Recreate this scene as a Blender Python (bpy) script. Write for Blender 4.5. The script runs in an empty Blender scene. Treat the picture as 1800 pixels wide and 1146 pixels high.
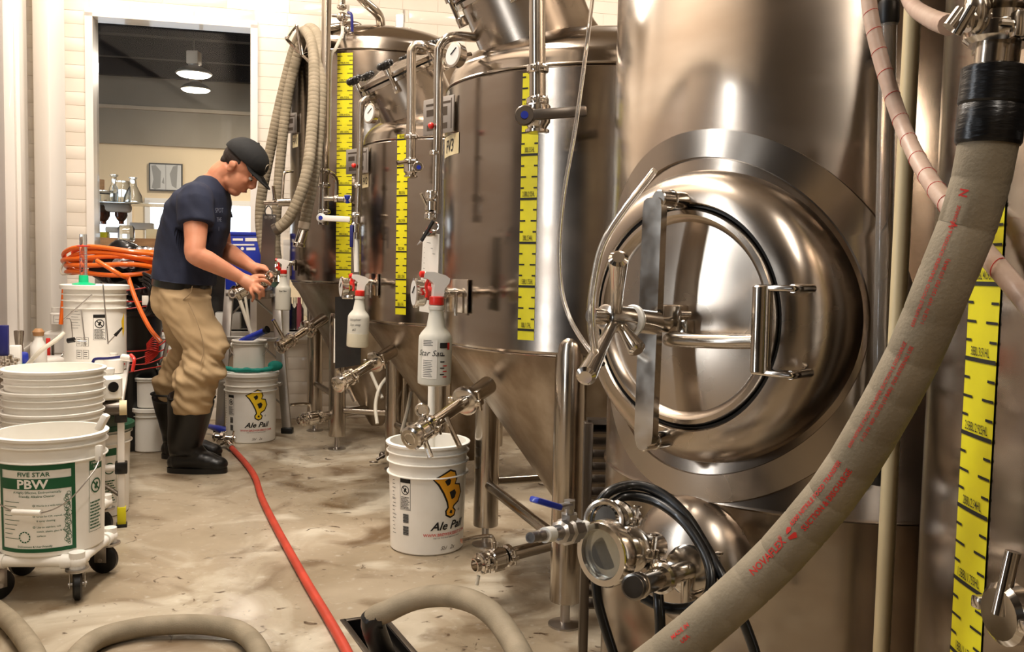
import bpy, bmesh, math, random
from math import sin, cos, pi, sqrt, atan2, asin, radians
from mathutils import Vector, Matrix, noise
random.seed(7)
V = Vector
S = bpy.context.scene
COL = S.collection
# ---------------------------------------------------------------- camera
F, PITCH, ROLL, H = 1600.0, 0.0650, 0.020, 1.05
cam = bpy.data.cameras.new('camera'); camo = bpy.data.objects.new('camera', cam); COL.objects.link(camo)
cam.sensor_width = 36; cam.lens = 36*F/1800; cam.clip_start = .05
RC = Matrix.Rotation(pi/2-PITCH, 3, 'X') @ Matrix.Rotation(ROLL, 3, 'Z')
camo.matrix_world = Matrix.Translation((0, 0, H)) @ RC.to_4x4()
S.camera = camo
CAM = V((0, 0, H))
# ---------------------------------------------------------------- world and light
w = bpy.data.worlds.new('world'); S.world = w; w.use_nodes = True
w.node_tree.nodes['Background'].inputs[0].default_value = (.80, .90, 1.0, 1)
w.node_tree.nodes['Background'].inputs[1].default_value = 3.2
S.view_settings.view_transform = 'Standard'; S.view_settings.look = 'None'
S.view_settings.gamma = 1; S.view_settings.use_curve_mapping = False
S.view_settings.exposure = 0.0
S.cycles.max_bounces = 10; S.cycles.transparent_max_bounces = 16; S.cycles.transmission_bounces = 8
S.cycles.caustics_reflective = False; S.cycles.caustics_refractive = False
S.cycles.sample_clamp_indirect = 6
def area(name, loc, size, sy, power, col, rot=(0, 0, 0)):
    l = bpy.data.lights.new(name, 'AREA'); l.shape = 'RECTANGLE'; l.size = size; l.size_y = sy; l.energy = power; l.color = col
    o = bpy.data.objects.new(name, l); o.location = loc; o.rotation_euler = rot; COL.objects.link(o); return o
WARM = (1, .905, .80)
area('ceiling_lamp_aisle', (-1.0, 2.9, 3.72), .35, 2.6, 168, WARM)
area('ceiling_lamp_entry', (.35, -1.2, 3.72), .22, 2.2, 66, WARM)
area('ceiling_lamp_tanks', (.9, 4.9, 3.72), .35, 1.6, 62, WARM)
area('ceiling_lamp_corner', (-2.2, 4.9, 3.72), .35, 1.2, 42, WARM)
# ---------------------------------------------------------------- pixel helpers: where a point of the photo stands in the room
def ray(px, py): return RC @ V(((px-900)/F, (573-py)/F, -1))
def P(px, py, Y):
    d = ray(px, py); return CAM + d*(Y/d.y)
def FL(px, py, z=0.0):
    d = ray(px, py); return CAM + d*((z-H)/d.z)
def PL(px, py, p0, n):
    d = ray(px, py); return CAM + d*((V(p0)-CAM).dot(V(n))/d.dot(V(n)))
def CY(px, py, c, r):
    """point of an upright cylinder (axis c, radius r) seen at a pixel, near side"""
    d = ray(px, py); a = d.x*d.x+d.y*d.y; b = -(d.x*c[0]+d.y*c[1]); cc = c[0]**2+c[1]**2-r*r
    q = max(b*b-a*cc, 0); return CAM + d*((-b-sqrt(q))/a)
def azi(p, c): return atan2(p[1]-c[1], p[0]-c[0])
# ---------------------------------------------------------------- materials
MATS = {}
def lin(c):
    return tuple((x/12.92 if x <= .04045 else ((x+.055)/1.055)**2.4) for x in c)
def mat(name, col, rough=.5, metal=0, col2=None, nscale=8, nstretch=(1, 1, 1), bump=0, bscale=60, bstretch=(1, 1, 1), rvar=0,
        aniso=0, trans=0, ior=1.45, alpha=1, emit=0, coat=0, sss=0, lo=.35, hi=.65, detail=4):
    m = bpy.data.materials.new(name); m.use_nodes = True; N = m.node_tree.nodes; L = m.node_tree.links
    b = N['Principled BSDF']; c4 = lambda c: (*lin(c), 1)
    b.inputs['Base Color'].default_value = c4(col); b.inputs['Roughness'].default_value = rough; b.inputs['Metallic'].default_value = metal
    b.inputs['IOR'].default_value = ior; b.inputs['Transmission Weight'].default_value = trans; b.inputs['Alpha'].default_value = alpha
    b.inputs['Coat Weight'].default_value = coat
    if sss: b.inputs['Subsurface Weight'].default_value = sss; b.inputs['Subsurface Radius'].default_value = (.02, .008, .004)
    if emit: b.inputs['Emission Color'].default_value = c4(col); b.inputs['Emission Strength'].default_value = emit
    tc = N.new('ShaderNodeTexCoord')
    def nz(scale, st, det):
        mp = N.new('ShaderNodeMapping'); mp.inputs['Scale'].default_value = st; L.new(tc.outputs['Object'], mp.inputs['Vector'])
        n = N.new('ShaderNodeTexNoise'); n.inputs['Scale'].default_value = scale; n.inputs['Detail'].default_value = det
        L.new(mp.outputs[0], n.inputs['Vector']); return n
    if col2 or rvar:
        n = nz(nscale, nstretch, detail)
        r = N.new('ShaderNodeMapRange'); r.inputs[1].default_value = lo; r.inputs[2].default_value = hi; L.new(n.outputs['Fac'], r.inputs[0])
        if col2:
            mx = N.new('ShaderNodeMix'); mx.data_type = 'RGBA'; mx.inputs[6].default_value = c4(col); mx.inputs[7].default_value = c4(col2)
            L.new(r.outputs[0], mx.inputs[0]); L.new(mx.outputs[2], b.inputs['Base Color'])
        if rvar:
            q = N.new('ShaderNodeMapRange'); q.inputs[3].default_value = rough; q.inputs[4].default_value = rough+rvar
            L.new(r.outputs[0], q.inputs[0]); L.new(q.outputs[0], b.inputs['Roughness'])
    if bump:
        n = nz(bscale, bstretch, 3); bp = N.new('ShaderNodeBump'); bp.inputs['Strength'].default_value = bump; bp.inputs['Distance'].default_value = .002
        L.new(n.outputs['Fac'], bp.inputs['Height']); L.new(bp.outputs[0], b.inputs['Normal'])
    if aniso:
        b.inputs['Anisotropic'].default_value = aniso
        t = N.new('ShaderNodeTangent'); t.direction_type = 'RADIAL'; t.axis = 'Z'; L.new(t.outputs[0], b.inputs['Tangent'])
    MATS[name] = m; return m
mat('steel', (.64, .605, .565), .125, 1, col2=(.595, .545, .495), nscale=3, nstretch=(1, 1, 3), aniso=.88, rvar=.05)
mat('steel_cone', (.64, .59, .53), .33, 1, col2=(.55, .495, .43), nscale=5, nstretch=(3, 3, .4), bump=.10, bscale=30, bstretch=(6, 6, .5), rvar=.1)
mat('steel_dish', (.68, .635, .585), .22, 1, bump=.12, bscale=7, bstretch=(1, 1, 1), rvar=.08, nscale=4)
mat('polished', (.80, .775, .74), .11, 1, rvar=.08, nscale=20)
mat('pipe', (.68, .645, .60), .17, 1, rvar=.1, nscale=10)
mat('dark_steel', (.42, .39, .36), .35, 1, bump=.1)
mat('yellow', (.86, .82, .10), .45, col2=(.80, .76, .10), nscale=10)
mat('ink', (.05, .045, .04), .6)
mat('ink_red', (.78, .17, .13), .6)
mat('ink_green', (.05, .33, .19), .55)
mat('white_plastic', (.95, .94, .91), .38, col2=(.925, .91, .875), nscale=9, coat=.15, bump=.02, bscale=30)
mat('bottle_plastic', (.90, .885, .83), .35, trans=.25, ior=1.3, rvar=.1)
mat('bottle_liquid', (.80, .77, .68), .35)
mat('black_plastic', (.035, .035, .035), .35, coat=.2)
mat('black_rubber', (.045, .043, .042), .42, bump=.05, bscale=200)
mat('tape', (.06, .06, .065), .28, bump=.5, bscale=45, bstretch=(1, 1, 5))
mat('hose', (.57, .52, .435), .72, col2=(.50, .455, .375), nscale=14, bump=.35, bscale=260, rvar=.1)
mat('red_hose', (.74, .25, .17), .5, col2=(.66, .22, .15), nscale=12)
mat('orange_hose', (.92, .42, .10), .32, coat=.3)
mat('red_wire', (.72, .16, .12), .4)
mat('braid', (.83, .70, .62), .4, trans=.3, ior=1.3, col2=(.87, .76, .68), nscale=50, bump=.2, bscale=150)
mat('acrylic', (.86, .82, .77), .12, trans=.75, ior=1.4); mat('clear_tube', (.95, .93, .9), .08, trans=.9, ior=1.25)
mat('milky_tube', (.90, .87, .80), .35, trans=.2, ior=1.3)
mat('cream_pipe', (.87, .79, .62), .42)
mat('tile', (.925, .885, .83), .16, col2=(.90, .86, .80), nscale=3, bump=.04, bscale=25, coat=.4)
mat('grout', (.87, .83, .78), .85, bump=.2)
mat('wall_paint', (.80, .75, .68), .55, bump=.06, bscale=40)
mat('dim_wall', (.40, .345, .285), .7); mat('cream_wall', (.93, .84, .70), .7)
mat('grey_band', (.60, .56, .50), .7, col2=(.56, .52, .46), nscale=2)
mat('dark_ceiling', (.12, .105, .10), .9)
mat('white_paint', (.93, .905, .87), .3, coat=.3)
mat('door_grey', (.66, .625, .60), .4)
mat('red', (.86, .16, .12), .38, coat=.3)
mat('blue', (.11, .19, .62), .35, coat=.3)
mat('darkblue', (.10, .11, .38), .4)
mat('teal', (.06, .50, .45), .75, bump=.4, bscale=120)
mat('green', (.10, .80, .55), .35)
mat('dark_green', (.05, .27, .18), .4)
mat('pail_yellow', (.95, .80, .14), .5)
mat('pail_orange', (.93, .66, .15), .5)
mat('skin', (.80, .56, .44), .5, col2=(.76, .50, .38), nscale=12, sss=.08, bump=.05, bscale=150)
mat('lips', (.66, .38, .33), .45)
mat('hair', (.14, .095, .07), .65, bump=.6, bscale=200, bstretch=(1, 1, .3))
mat('shirt', (.115, .14, .225), .85, col2=(.095, .115, .19), nscale=6, bump=.25, bscale=300)
mat('shirt_print', (.62, .66, .76), .8)
mat('khaki', (.71, .61, .465), .85, col2=(.66, .56, .42), nscale=5, bump=.3, bscale=400)
mat('khaki_dark', (.58, .49, .37), .85)
mat('boot', (.045, .042, .04), .36, bump=.08, bscale=60)
mat('cap', (.05, .05, .052), .8, bump=.2, bscale=300)
mat('paper', (.90, .875, .83), .7)
mat('zinc', (.70, .68, .66), .3, 1)
mat('alu', (.72, .71, .69), .32, 1, bump=.05, bscale=10, bstretch=(1, 1, 30))
mat('wood', (.72, .54, .36), .5, col2=(.62, .45, .29), nscale=6, nstretch=(1, 1, 6), bump=.1)
mat('brown_glass', (.30, .13, .05), .08, trans=.6, ior=1.5)
mat('glassware', (.93, .95, .95), .03, trans=.95, ior=1.35)
mat('bag', (.05, .05, .055), .2, bump=.9, bscale=18)
mat('silver', (.72, .72, .75), .22, 1, bump=.9, bscale=14)
mat('pic_dark', (.33, .32, .31), .5); mat('pic_light', (.80, .79, .77), .5); mat('pic_mid', (.60, .59, .57), .5)
mat('plaque', (.72, .71, .70), .4, 1); mat('label_cream', (.88, .82, .66), .6)
mat('lamp_glow', (1, .96, .88), .5, emit=14)
mat('beige', (.74, .68, .60), .6, col2=(.70, .64, .56), nscale=4)
mat('pink', (.88, .45, .50), .5)
mat('scratch', (.33, .27, .2), .7)
# window pane: clear sheet with a mirror sheen
m = bpy.data.materials.new('pane_glass'); m.use_nodes = True; N = m.node_tree.nodes; L = m.node_tree.links; N.remove(N['Principled BSDF'])
tr = N.new('ShaderNodeBsdfTransparent'); gl = N.new('ShaderNodeBsdfGlossy'); gl.inputs['Roughness'].default_value = .02
fr = N.new('ShaderNodeFresnel'); fr.inputs['IOR'].default_value = 1.22; mx = N.new('ShaderNodeMixShader')
L.new(fr.outputs[0], mx.inputs[0]); L.new(tr.outputs[0], mx.inputs[1]); L.new(gl.outputs[0], mx.inputs[2]); L.new(mx.outputs[0], N['Material Output'].inputs[0])
MATS['pane_glass'] = m
# floor: damp stained concrete
m = mat('concrete', (.60, .545, .46), .45, bump=.25, bscale=35)
N = m.node_tree.nodes; L = m.node_tree.links; b = N['Principled BSDF']; tc = [n for n in N if n.type == 'TEX_COORD'][0]
def NZ(scale, det, st=(1, 1, 1), lo=.4, hi=.6, dist=0):
    mp = N.new('ShaderNodeMapping'); mp.inputs['Scale'].default_value = st; L.new(tc.outputs['Object'], mp.inputs[0])
    n = N.new('ShaderNodeTexNoise'); n.inputs['Scale'].default_value = scale; n.inputs['Detail'].default_value = det; n.inputs['Distortion'].default_value = dist
    L.new(mp.outputs[0], n.inputs[0]); r = N.new('ShaderNodeMapRange'); r.inputs[1].default_value = lo; r.inputs[2].default_value = hi; L.new(n.outputs['Fac'], r.inputs[0]); return r.outputs[0]
def MIX(a, c, f):
    x = N.new('ShaderNodeMix'); x.data_type = 'RGBA'
    if isinstance(a, tuple): x.inputs[6].default_value = (*lin(a), 1)
    else: L.new(a, x.inputs[6])
    x.inputs[7].default_value = (*lin(c), 1); L.new(f, x.inputs[0]); return x.outputs[2]
def MUL(a, k):
    x = N.new('ShaderNodeMath'); x.operation = 'MULTIPLY'; L.new(a, x.inputs[0])
    if isinstance(k, float): x.inputs[1].default_value = k
    else: L.new(k, x.inputs[1])
    return x.outputs[0]
c = MIX((.655, .60, .515), (.55, .49, .40), NZ(1.3, 6, lo=.35, hi=.65, dist=.6))
c = MIX(c, (.80, .765, .69), MUL(NZ(2.4, 8, lo=.50, hi=.66, dist=1.0), .75))
c = MIX(c, (.38, .30, .205), MUL(NZ(2.7, 12, lo=.51, hi=.67, dist=1.2), .9))
c = MIX(c, (.86, .84, .79), MUL(NZ(30, 6, lo=.60, hi=.72), .22))
c = MIX(c, (.24, .16, .09), MUL(NZ(11, 9, lo=.645, hi=.70, dist=1.8), .9))
L.new(c, b.inputs['Base Color'])
q = N.new('ShaderNodeMapRange'); q.inputs[3].default_value = .22; q.inputs[4].default_value = .6; L.new(NZ(1.7, 5, lo=.4, hi=.6), q.inputs[0]); L.new(q.outputs[0], b.inputs['Roughness'])
# ---------------------------------------------------------------- mesh building
def frame_from(d):
    d = V(d).normalized(); a = V((0, 0, 1)) if abs(d.z) < .95 else V((1, 0, 0))
    x = a.cross(d).normalized(); return x, d.cross(x), d
def smooth_path(pts, n=6, closed=False):
    pts = [V(p) for p in pts]; out = []; N_ = len(pts); rng = range(N_ if closed else N_-1)
    for i in rng:
        if closed: p0, p1, p2, p3 = pts[i-1], pts[i], pts[(i+1) % N_], pts[(i+2) % N_]
        else: p0 = pts[i-1] if i else pts[0]*2-pts[1]; p1, p2 = pts[i], pts[i+1]; p3 = pts[i+2] if i+2 < N_ else pts[-1]*2-pts[-2]
        for k in range(n):
            t = k/n; out.append(.5*((2*p1)+(p2-p0)*t+(2*p0-5*p1+4*p2-p3)*t*t+(3*p1-p0-3*p2+p3)*t**3))
    if not closed: out.append(pts[-1])
    return out
class MB:
    def __init__(s): s.v = []; s.f = []
    def add(s, vs, fs, M=None):
        k = len(s.v); s.v += [(M @ V(p) if M else V(p)) for p in vs]; s.f += [tuple(i+k for i in f) for f in fs]; return s
    def box(s, c, size, R=None, bev=0.0):
        x, y, z = [a/2 for a in size]; b = min(bev, x*.9, y*.9, z*.9); T = Matrix.Translation(c) @ (R.to_4x4() if R else Matrix())
        if not b:
            vs = [(i*x, j*y, k*z) for i in (-1, 1) for j in (-1, 1) for k in (-1, 1)]
            return s.add(vs, [(0, 1, 3, 2), (4, 6, 7, 5), (0, 4, 5, 1), (2, 3, 7, 6), (0, 2, 6, 4), (1, 5, 7, 3)], T)
        bm = bmesh.new(); bmesh.ops.create_cube(bm, size=2)
        for v_ in bm.verts: v_.co = V((v_.co.x*x, v_.co.y*y, v_.co.z*z))
        bmesh.ops.bevel(bm, geom=bm.edges[:], offset=b, segments=2, affect='EDGES', profile=.5)
        s.bm(bm, T); return s
    def bm(s, bm, T=None):
        bm.verts.ensure_lookup_table(); vs = [v_.co.copy() for v_ in bm.verts]
        for i, v_ in enumerate(bm.verts): v_.index = i
        s.add(vs, [[v_.index for v_ in f.verts] for f in bm.faces], T); bm.free()
    def loft(s, rings, cap0=True, cap1=True, closed=False):
        n = len(rings[0]); k = len(s.v)
        for r in rings: s.v += [V(p) for p in r]
        m_ = len(rings)
        for i in range(m_ if closed else m_-1):
            a = k+i*n; b_ = k+((i+1) % m_)*n
            for j in range(n): s.f.append((a+j, a+(j+1) % n, b_+(j+1) % n, b_+j))
        if not closed:
            if cap0: s.f.append(tuple(k+j for j in reversed(range(n))))
            if cap1: s.f.append(tuple(k+(m_-1)*n+j for j in range(n)))
        return s
    def lathe(s, prof, M=None, seg=28, cap=True):
        """profile of (r,z), from the bottom up"""
        M = M or Matrix(); return s.loft([[M @ V((max(r, 1e-4)*cos(2*pi*j/seg), max(r, 1e-4)*sin(2*pi*j/seg), z)) for j in range(seg)] for r, z in prof], cap, cap)
    def cyl(s, p0, p1, r0, r1=None, seg=16, bev=0.0):
        p0, p1 = V(p0), V(p1); r1 = r0 if r1 is None else r1; x, y, d = frame_from(p1-p0); L_ = (p1-p0).length
        M = Matrix.Translation(p0) @ Matrix((x, y, d)).transposed().to_4x4()
        pr = [(r0, 0), (r1, L_)] if not bev else [(r0-bev, 0), (r0, bev), (r1, L_-bev), (r1-bev, L_)]
        return s.lathe(pr, M, seg)
    def turned(s, p0, d, prof, seg=20):
        x, y, d = frame_from(d); return s.lathe(prof, Matrix.Translation(p0) @ Matrix((x, y, d)).transposed().to_4x4(), seg)
    def tube(s, pts, r, seg=10, n=6, closed=False, sm=True, cap=True):
        pp = smooth_path(pts, n, closed) if sm else [V(p) for p in pts]; m_ = len(pp)
        rad = (lambda i: r) if not isinstance(r, (list, tuple)) else (lambda i: r[min(int(i/max(m_-1, 1)*(len(r)-1)), len(r)-2)]*(1-((i/max(m_-1, 1)*(len(r)-1)) % 1 if i < m_-1 else 1))+r[min(int(i/max(m_-1, 1)*(len(r)-1)), len(r)-2)+1]*((i/max(m_-1, 1)*(len(r)-1)) % 1 if i < m_-1 else 1))
        T = [(pp[(i+1) % m_]-pp[i-1] if closed else pp[min(i+1, m_-1)]-pp[max(i-1, 0)]).normalized() for i in range(m_)]
        x, y, _ = frame_from(T[0]); rings = []
        for i in range(m_):
            x = (x-T[i]*x.dot(T[i])).normalized(); y = T[i].cross(x)
            rings.append([pp[i]+(x*cos(2*pi*j/seg)+y*sin(2*pi*j/seg))*rad(i) for j in range(seg)])
        return s.loft(rings, cap, cap, closed)
    def ell(s, c, r, R=None, seg=16, rg=10):
        T = Matrix.Translation(c) @ (R.to_4x4() if R else Matrix()) @ Matrix.Diagonal((*((r,)*3 if isinstance(r, (int, float)) else r), 1))
        return s.lathe([(sin(pi*i/rg), -cos(pi*i/rg)) for i in range(rg+1)], T, seg)
    def torus(s, c, axis, R, r, seg=32, rs=8, sy=1.0):
        x, y, d = frame_from(axis); c = V(c)
        return s.loft([[c+(x*cos(a)+y*sin(a)*sy)*(R+r*cos(b_))+d*r*sin(b_) for b_ in [2*pi*j/rs for j in range(rs)]] for a in [2*pi*i/seg for i in range(seg)]], closed=True)
    def sheet(s, fn, nu, nv):
        k = len(s.v)
        for i in range(nu+1):
            for j in range(nv+1): s.v.append(V(fn(i/nu, j/nv)))
        for i in range(nu):
            for j in range(nv): a = k+i*(nv+1)+j; s.f.append((a, a+nv+1, a+nv+2, a+1))
        return s
    def mesh(s, name, origin=(0, 0, 0), sharp=35):
        me = bpy.data.meshes.new(name); o = V(origin); me.from_pydata([tuple(p-o) for p in s.v], [], s.f); me.update()
        me.polygons.foreach_set('use_smooth', [True]*len(me.polygons)); me.set_sharp_from_angle(angle=radians(sharp)); return me
def link(name, me, m, parent=None, loc=(0, 0, 0)):
    if m:
        me.materials.clear(); me.materials.append(MATS[m])
    o = bpy.data.objects.new(name, me); o.location = loc; COL.objects.link(o); o.parent = parent; return o
def tag(o, label, cat, group=None, kind=None):
    o['label'] = label; o['category'] = cat
    if group: o['group'] = group
    if kind: o['kind'] = kind
    return o
SPLIT = {'clamp_ring', 'valve_body', 'end_fitting', 'seam_ring', 'handle_ear', 'belt_loop', 'rivet', 'seam', 'rim', 'grate_bar', 'thread_tape', 'joint_block', 'step_brace'}
SMALL = {'tick_marks', 'figures', 'lettering', 'red_lettering', 'small_lettering', 'pen_marks', 'gauge_marks', 'barcode', 'warning_print', 'engraving', 'writing', 'graduation', 'braid_thread', 'red_print',
         'green_label', 'green_lettering', 'white_lettering', 'printed_table', 'brush_marks', 'white_print', 'shirt_print', 'emblem_counter', 'bundle', 'cap_emblem'}
def islands(mb, gap=.004):
    """the separate pieces of a mesh, pieces that touch kept together"""
    n = len(mb.v); par = list(range(n))
    def find(a):
        while par[a] != a: par[a] = par[par[a]]; a = par[a]
        return a
    for f in mb.f:
        r = find(f[0])
        for i in f[1:]:
            q = find(i)
            if q != r: par[q] = r
    g = {}
    for i in range(n): g.setdefault(find(i), []).append(i)
    bb = [[set(ix), [min(mb.v[i][k] for i in ix)-gap for k in range(3)], [max(mb.v[i][k] for i in ix)+gap for k in range(3)]] for ix in g.values()]
    ch = True
    while ch:
        ch = False
        for i in range(len(bb)):
            for j in range(i+1, len(bb)):
                a, b_ = bb[i], bb[j]
                if all(a[1][k] < b_[2][k] and b_[1][k] < a[2][k] for k in range(3)):
                    bb[i] = [a[0] | b_[0], [min(a[1][k], b_[1][k]) for k in range(3)], [max(a[2][k], b_[2][k]) for k in range(3)]]; del bb[j]; ch = True; break
            if ch: break
    out = []
    for ix, _, _ in bb:
        m_ = MB(); o = {v_: k for k, v_ in enumerate(sorted(ix))}; m_.v = [mb.v[i] for i in sorted(ix)]; m_.f = [tuple(o[i] for i in f) for f in mb.f if f[0] in ix]; out.append(m_)
    return out
class Thing:
    def __init__(s, name, label, cat, loc, group=None):
        s.loc = V(loc); s.o = bpy.data.objects.new(name, None); s.o.location = s.loc; s.o.empty_display_size = .05; COL.objects.link(s.o); tag(s.o, label, cat, group)
    def part(s, name, mb, m, parent=None, label=None, sharp=35, kind=None):
        if name in SPLIT:
            out = [s.part1(name, q, m, parent, label, sharp, kind) for q in islands(mb)]
            return out[0]
        if name in SMALL: kind = 'stuff'
        return s.part1(name, mb, m, parent, label, sharp, kind)
    def part1(s, name, mb, m, parent=None, label=None, sharp=35, kind=None):
        """geometry is given in room coordinates"""
        o = link(name, mb.mesh(name, s.loc, sharp), m, parent or s.o)
        if label: o['label'] = label
        if kind: o['kind'] = kind
        return o
def single(name, mb, m, label, cat, group=None, kind=None, origin=None, sharp=35):
    if origin is None:
        n = len(mb.v); origin = V((sum(p.x for p in mb.v)/n, sum(p.y for p in mb.v)/n, min(p.z for p in mb.v)))
    return tag(link(name, mb.mesh(name, origin, sharp), m, None, origin), label, cat, group, kind)
def struct(name, mb, m, parent=None, sharp=35):
    o = link(name, mb.mesh(name, (0, 0, 0), sharp), m, parent); 
    if not parent: o['kind'] = 'structure'
    return o
def fused(mb, voxel, smooth=6, origin=(0, 0, 0), fn=None, adapt=0):
    """one continuous skin around overlapping volumes"""
    me = mb.mesh('t'); o = bpy.data.objects.new('t', me); COL.objects.link(o)
    r = o.modifiers.new('r', 'REMESH'); r.mode = 'VOXEL'; r.voxel_size = voxel
    q = o.modifiers.new('s', 'SMOOTH'); q.factor = .5; q.iterations = smooth
    e = o.evaluated_get(bpy.context.evaluated_depsgraph_get()); m2 = bpy.data.meshes.new_from_object(e)
    out = MB(); out.v = [v_.co.copy() for v_ in m2.vertices]; out.f = [tuple(p.vertices) for p in m2.polygons]
    if fn:
        nr = [v_.normal.copy() for v_ in m2.vertices]
        out.v = [fn(p, n) for p, n in zip(out.v, nr)]
    bpy.data.objects.remove(o); bpy.data.meshes.remove(me); bpy.data.meshes.remove(m2); return out
_tc = {}
def textgeo(s_, size, shear=0, bold=0, space=1, align='CENTER'):
    k = (s_, shear, bold, space, align)
    if k not in _tc:
        c = bpy.data.curves.new('t', 'FONT'); c.body = s_; c.size = 1; c.resolution_u = 2; c.align_x = align; c.shear = shear; c.offset = bold; c.space_character = space
        o = bpy.data.objects.new('t', c); COL.objects.link(o); me = bpy.data.meshes.new_from_object(o.evaluated_get(bpy.context.evaluated_depsgraph_get()))
        _tc[k] = ([(v_.co.x, v_.co.y) for v_ in me.vertices], [tuple(p.vertices) for p in me.polygons]); bpy.data.objects.remove(o); bpy.data.curves.remove(c); bpy.data.meshes.remove(me)
    return [(x*size, y*size) for x, y in _tc[k][0]], _tc[k][1]
def text(mb, s_, size, fn, x0=0, y0=0, sx=1, **k):
    vs, fs = textgeo(s_, size, **k); return mb.add([fn(x*sx+x0, y+y0) for x, y in vs], fs)
def poly2(mb, pts, fn, x0=0, y0=0):
    return mb.add([fn(x+x0, y+y0) for x, y in pts], [tuple(range(len(pts)))])
def rect2(mb, x0, y0, x1, y1, fn, n=1):
    """a printed rectangle laid on a curved surface"""
    return mb.sheet(lambda u, v_: fn(x0+(x1-x0)*u, y0+(y1-y0)*v_), max(n, 1), 1)
def wrap(c, r, az0, eps=.0008, taper=None):
    """(x along the surface, z) -> point on an upright cylinder; taper(z) gives the radius"""
    def fn(x, z):
        rr = (taper(z) if taper else r)+eps; a = az0+x/rr; return V((c[0]+rr*cos(a), c[1]+rr*sin(a), z))
    return fn
def rotz(a): return Matrix.Rotation(a, 3, 'Z')
def basis(x, y, z): return Matrix((V(x).normalized(), V(y).normalized(), V(z).normalized())).transposed()
# ================================================================ the room
WA = atan2(.225, 1); WU = V((cos(WA), sin(WA), 0)); WN = V((sin(WA), -cos(WA), 0)); W0 = V((-3.015, 5.71, 0))   # back wall: along, towards us, corner
def bw(s_, z, d=0): return W0+WU*s_+WN*d+V((0, 0, z))
def bwp(px, py): p = PL(px, py, W0, WN)-W0; return p.dot(WU), p.z
RW = rotz(WA)
LU = V((.4, -1, 0)).normalized(); LN = V((1, .4, 0)).normalized()      # left wall: along it towards us, into the room
def lw(s_, z, d=0): return W0+LU*s_+LN*d+V((0, 0, z))
RL = basis(LU, LN, (0, 0, 1)); RL = Matrix((LU, LU.cross(V((0, 0, 1)))*-1, V((0, 0, 1)))).transposed()
CH = 3.8
def wbox(mb, s0, s1, z0, z1, d0, d1): mb.box(bw((s0+s1)/2, (z0+z1)/2, (d0+d1)/2), (s1-s0, abs(d1-d0), z1-z0), RW)
def lbox(mb, s0, s1, z0, z1, d0, d1, bev=0): mb.box(lw((s0+s1)/2, (z0+z1)/2, (d0+d1)/2), (s1-s0, abs(d1-d0), z1-z0), RL, bev)
# drain pit is left open in the floor
_c = FL(605, 1092); _e = FL(645, 1146)-_c; DA = atan2(_e.y, _e.x); dx, dy = V((cos(DA), sin(DA), 0)), V((-sin(DA), cos(DA), 0)); _w = (FL(684, 1098)-_c).dot(dy); DLx, DLy = .20, abs(_w)/2; DR = _c+dx*DLx+dy*_w/2
ci = [DR+dx*i*DLx+dy*j*DLy for i, j in ((1, 1), (-1, 1), (-1, -1), (1, -1))]
dirs = [(6, 9), (-6, 9), (-6, -5), (6, -5)]
ang = sorted(range(4), key=lambda i: atan2(*(ci[i]-DR).yx)); ci = [ci[i] for i in ang]
co = sorted([V((x, y, 0)) for x, y in ((4, 7.5), (-5, 7.5), (-5, -4), (4, -4))], key=lambda p: atan2(p.y-DR.y, p.x-DR.x))
best = min(range(4), key=lambda r: sum((ci[(i+r) % 4]-DR).normalized().dot((co[i]-DR).normalized())*-1 for i in range(4)))
ci = [ci[(i+best) % 4] for i in range(4)]
mb = MB(); mb.add(ci+co, [(i, 4+i, 4+(i+1) % 4, (i+1) % 4) for i in range(4)])
fo = struct('floor', mb, 'concrete')
mb = MB(); mb.add([V((-5, -4, CH)), V((4, -4, CH)), V((4, 7.5, CH)), V((-5, 7.5, CH))], [(0, 1, 2, 3)]); struct('ceiling', mb, 'wall_paint')
# openings of the back wall
s_l, z_t = bwp(156, 24); s_r, _ = bwp(447, 60); z_t = bwp(156, 22)[1]; _, z_b = bwp(300, 582)
s2l, s2r, z2t = bwp(503, 520)[0], bwp(503, 520)[0]+.75, 1.18
SW = 5.6
mb = MB()
T0 = -.16
for a in ((-.2, s_l, 0, CH), (s_l, s_r, 0, z_b), (s_l, s_r, z_t, CH), (s_r, s2l, 0, CH), (s2l, s2r, 0, z_b), (s2l, s2r, z2t, CH), (s2r, SW, 0, CH)):
    wbox(mb, *a, T0, -.012)
wb = struct('wall_back', mb, 'grout')
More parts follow.
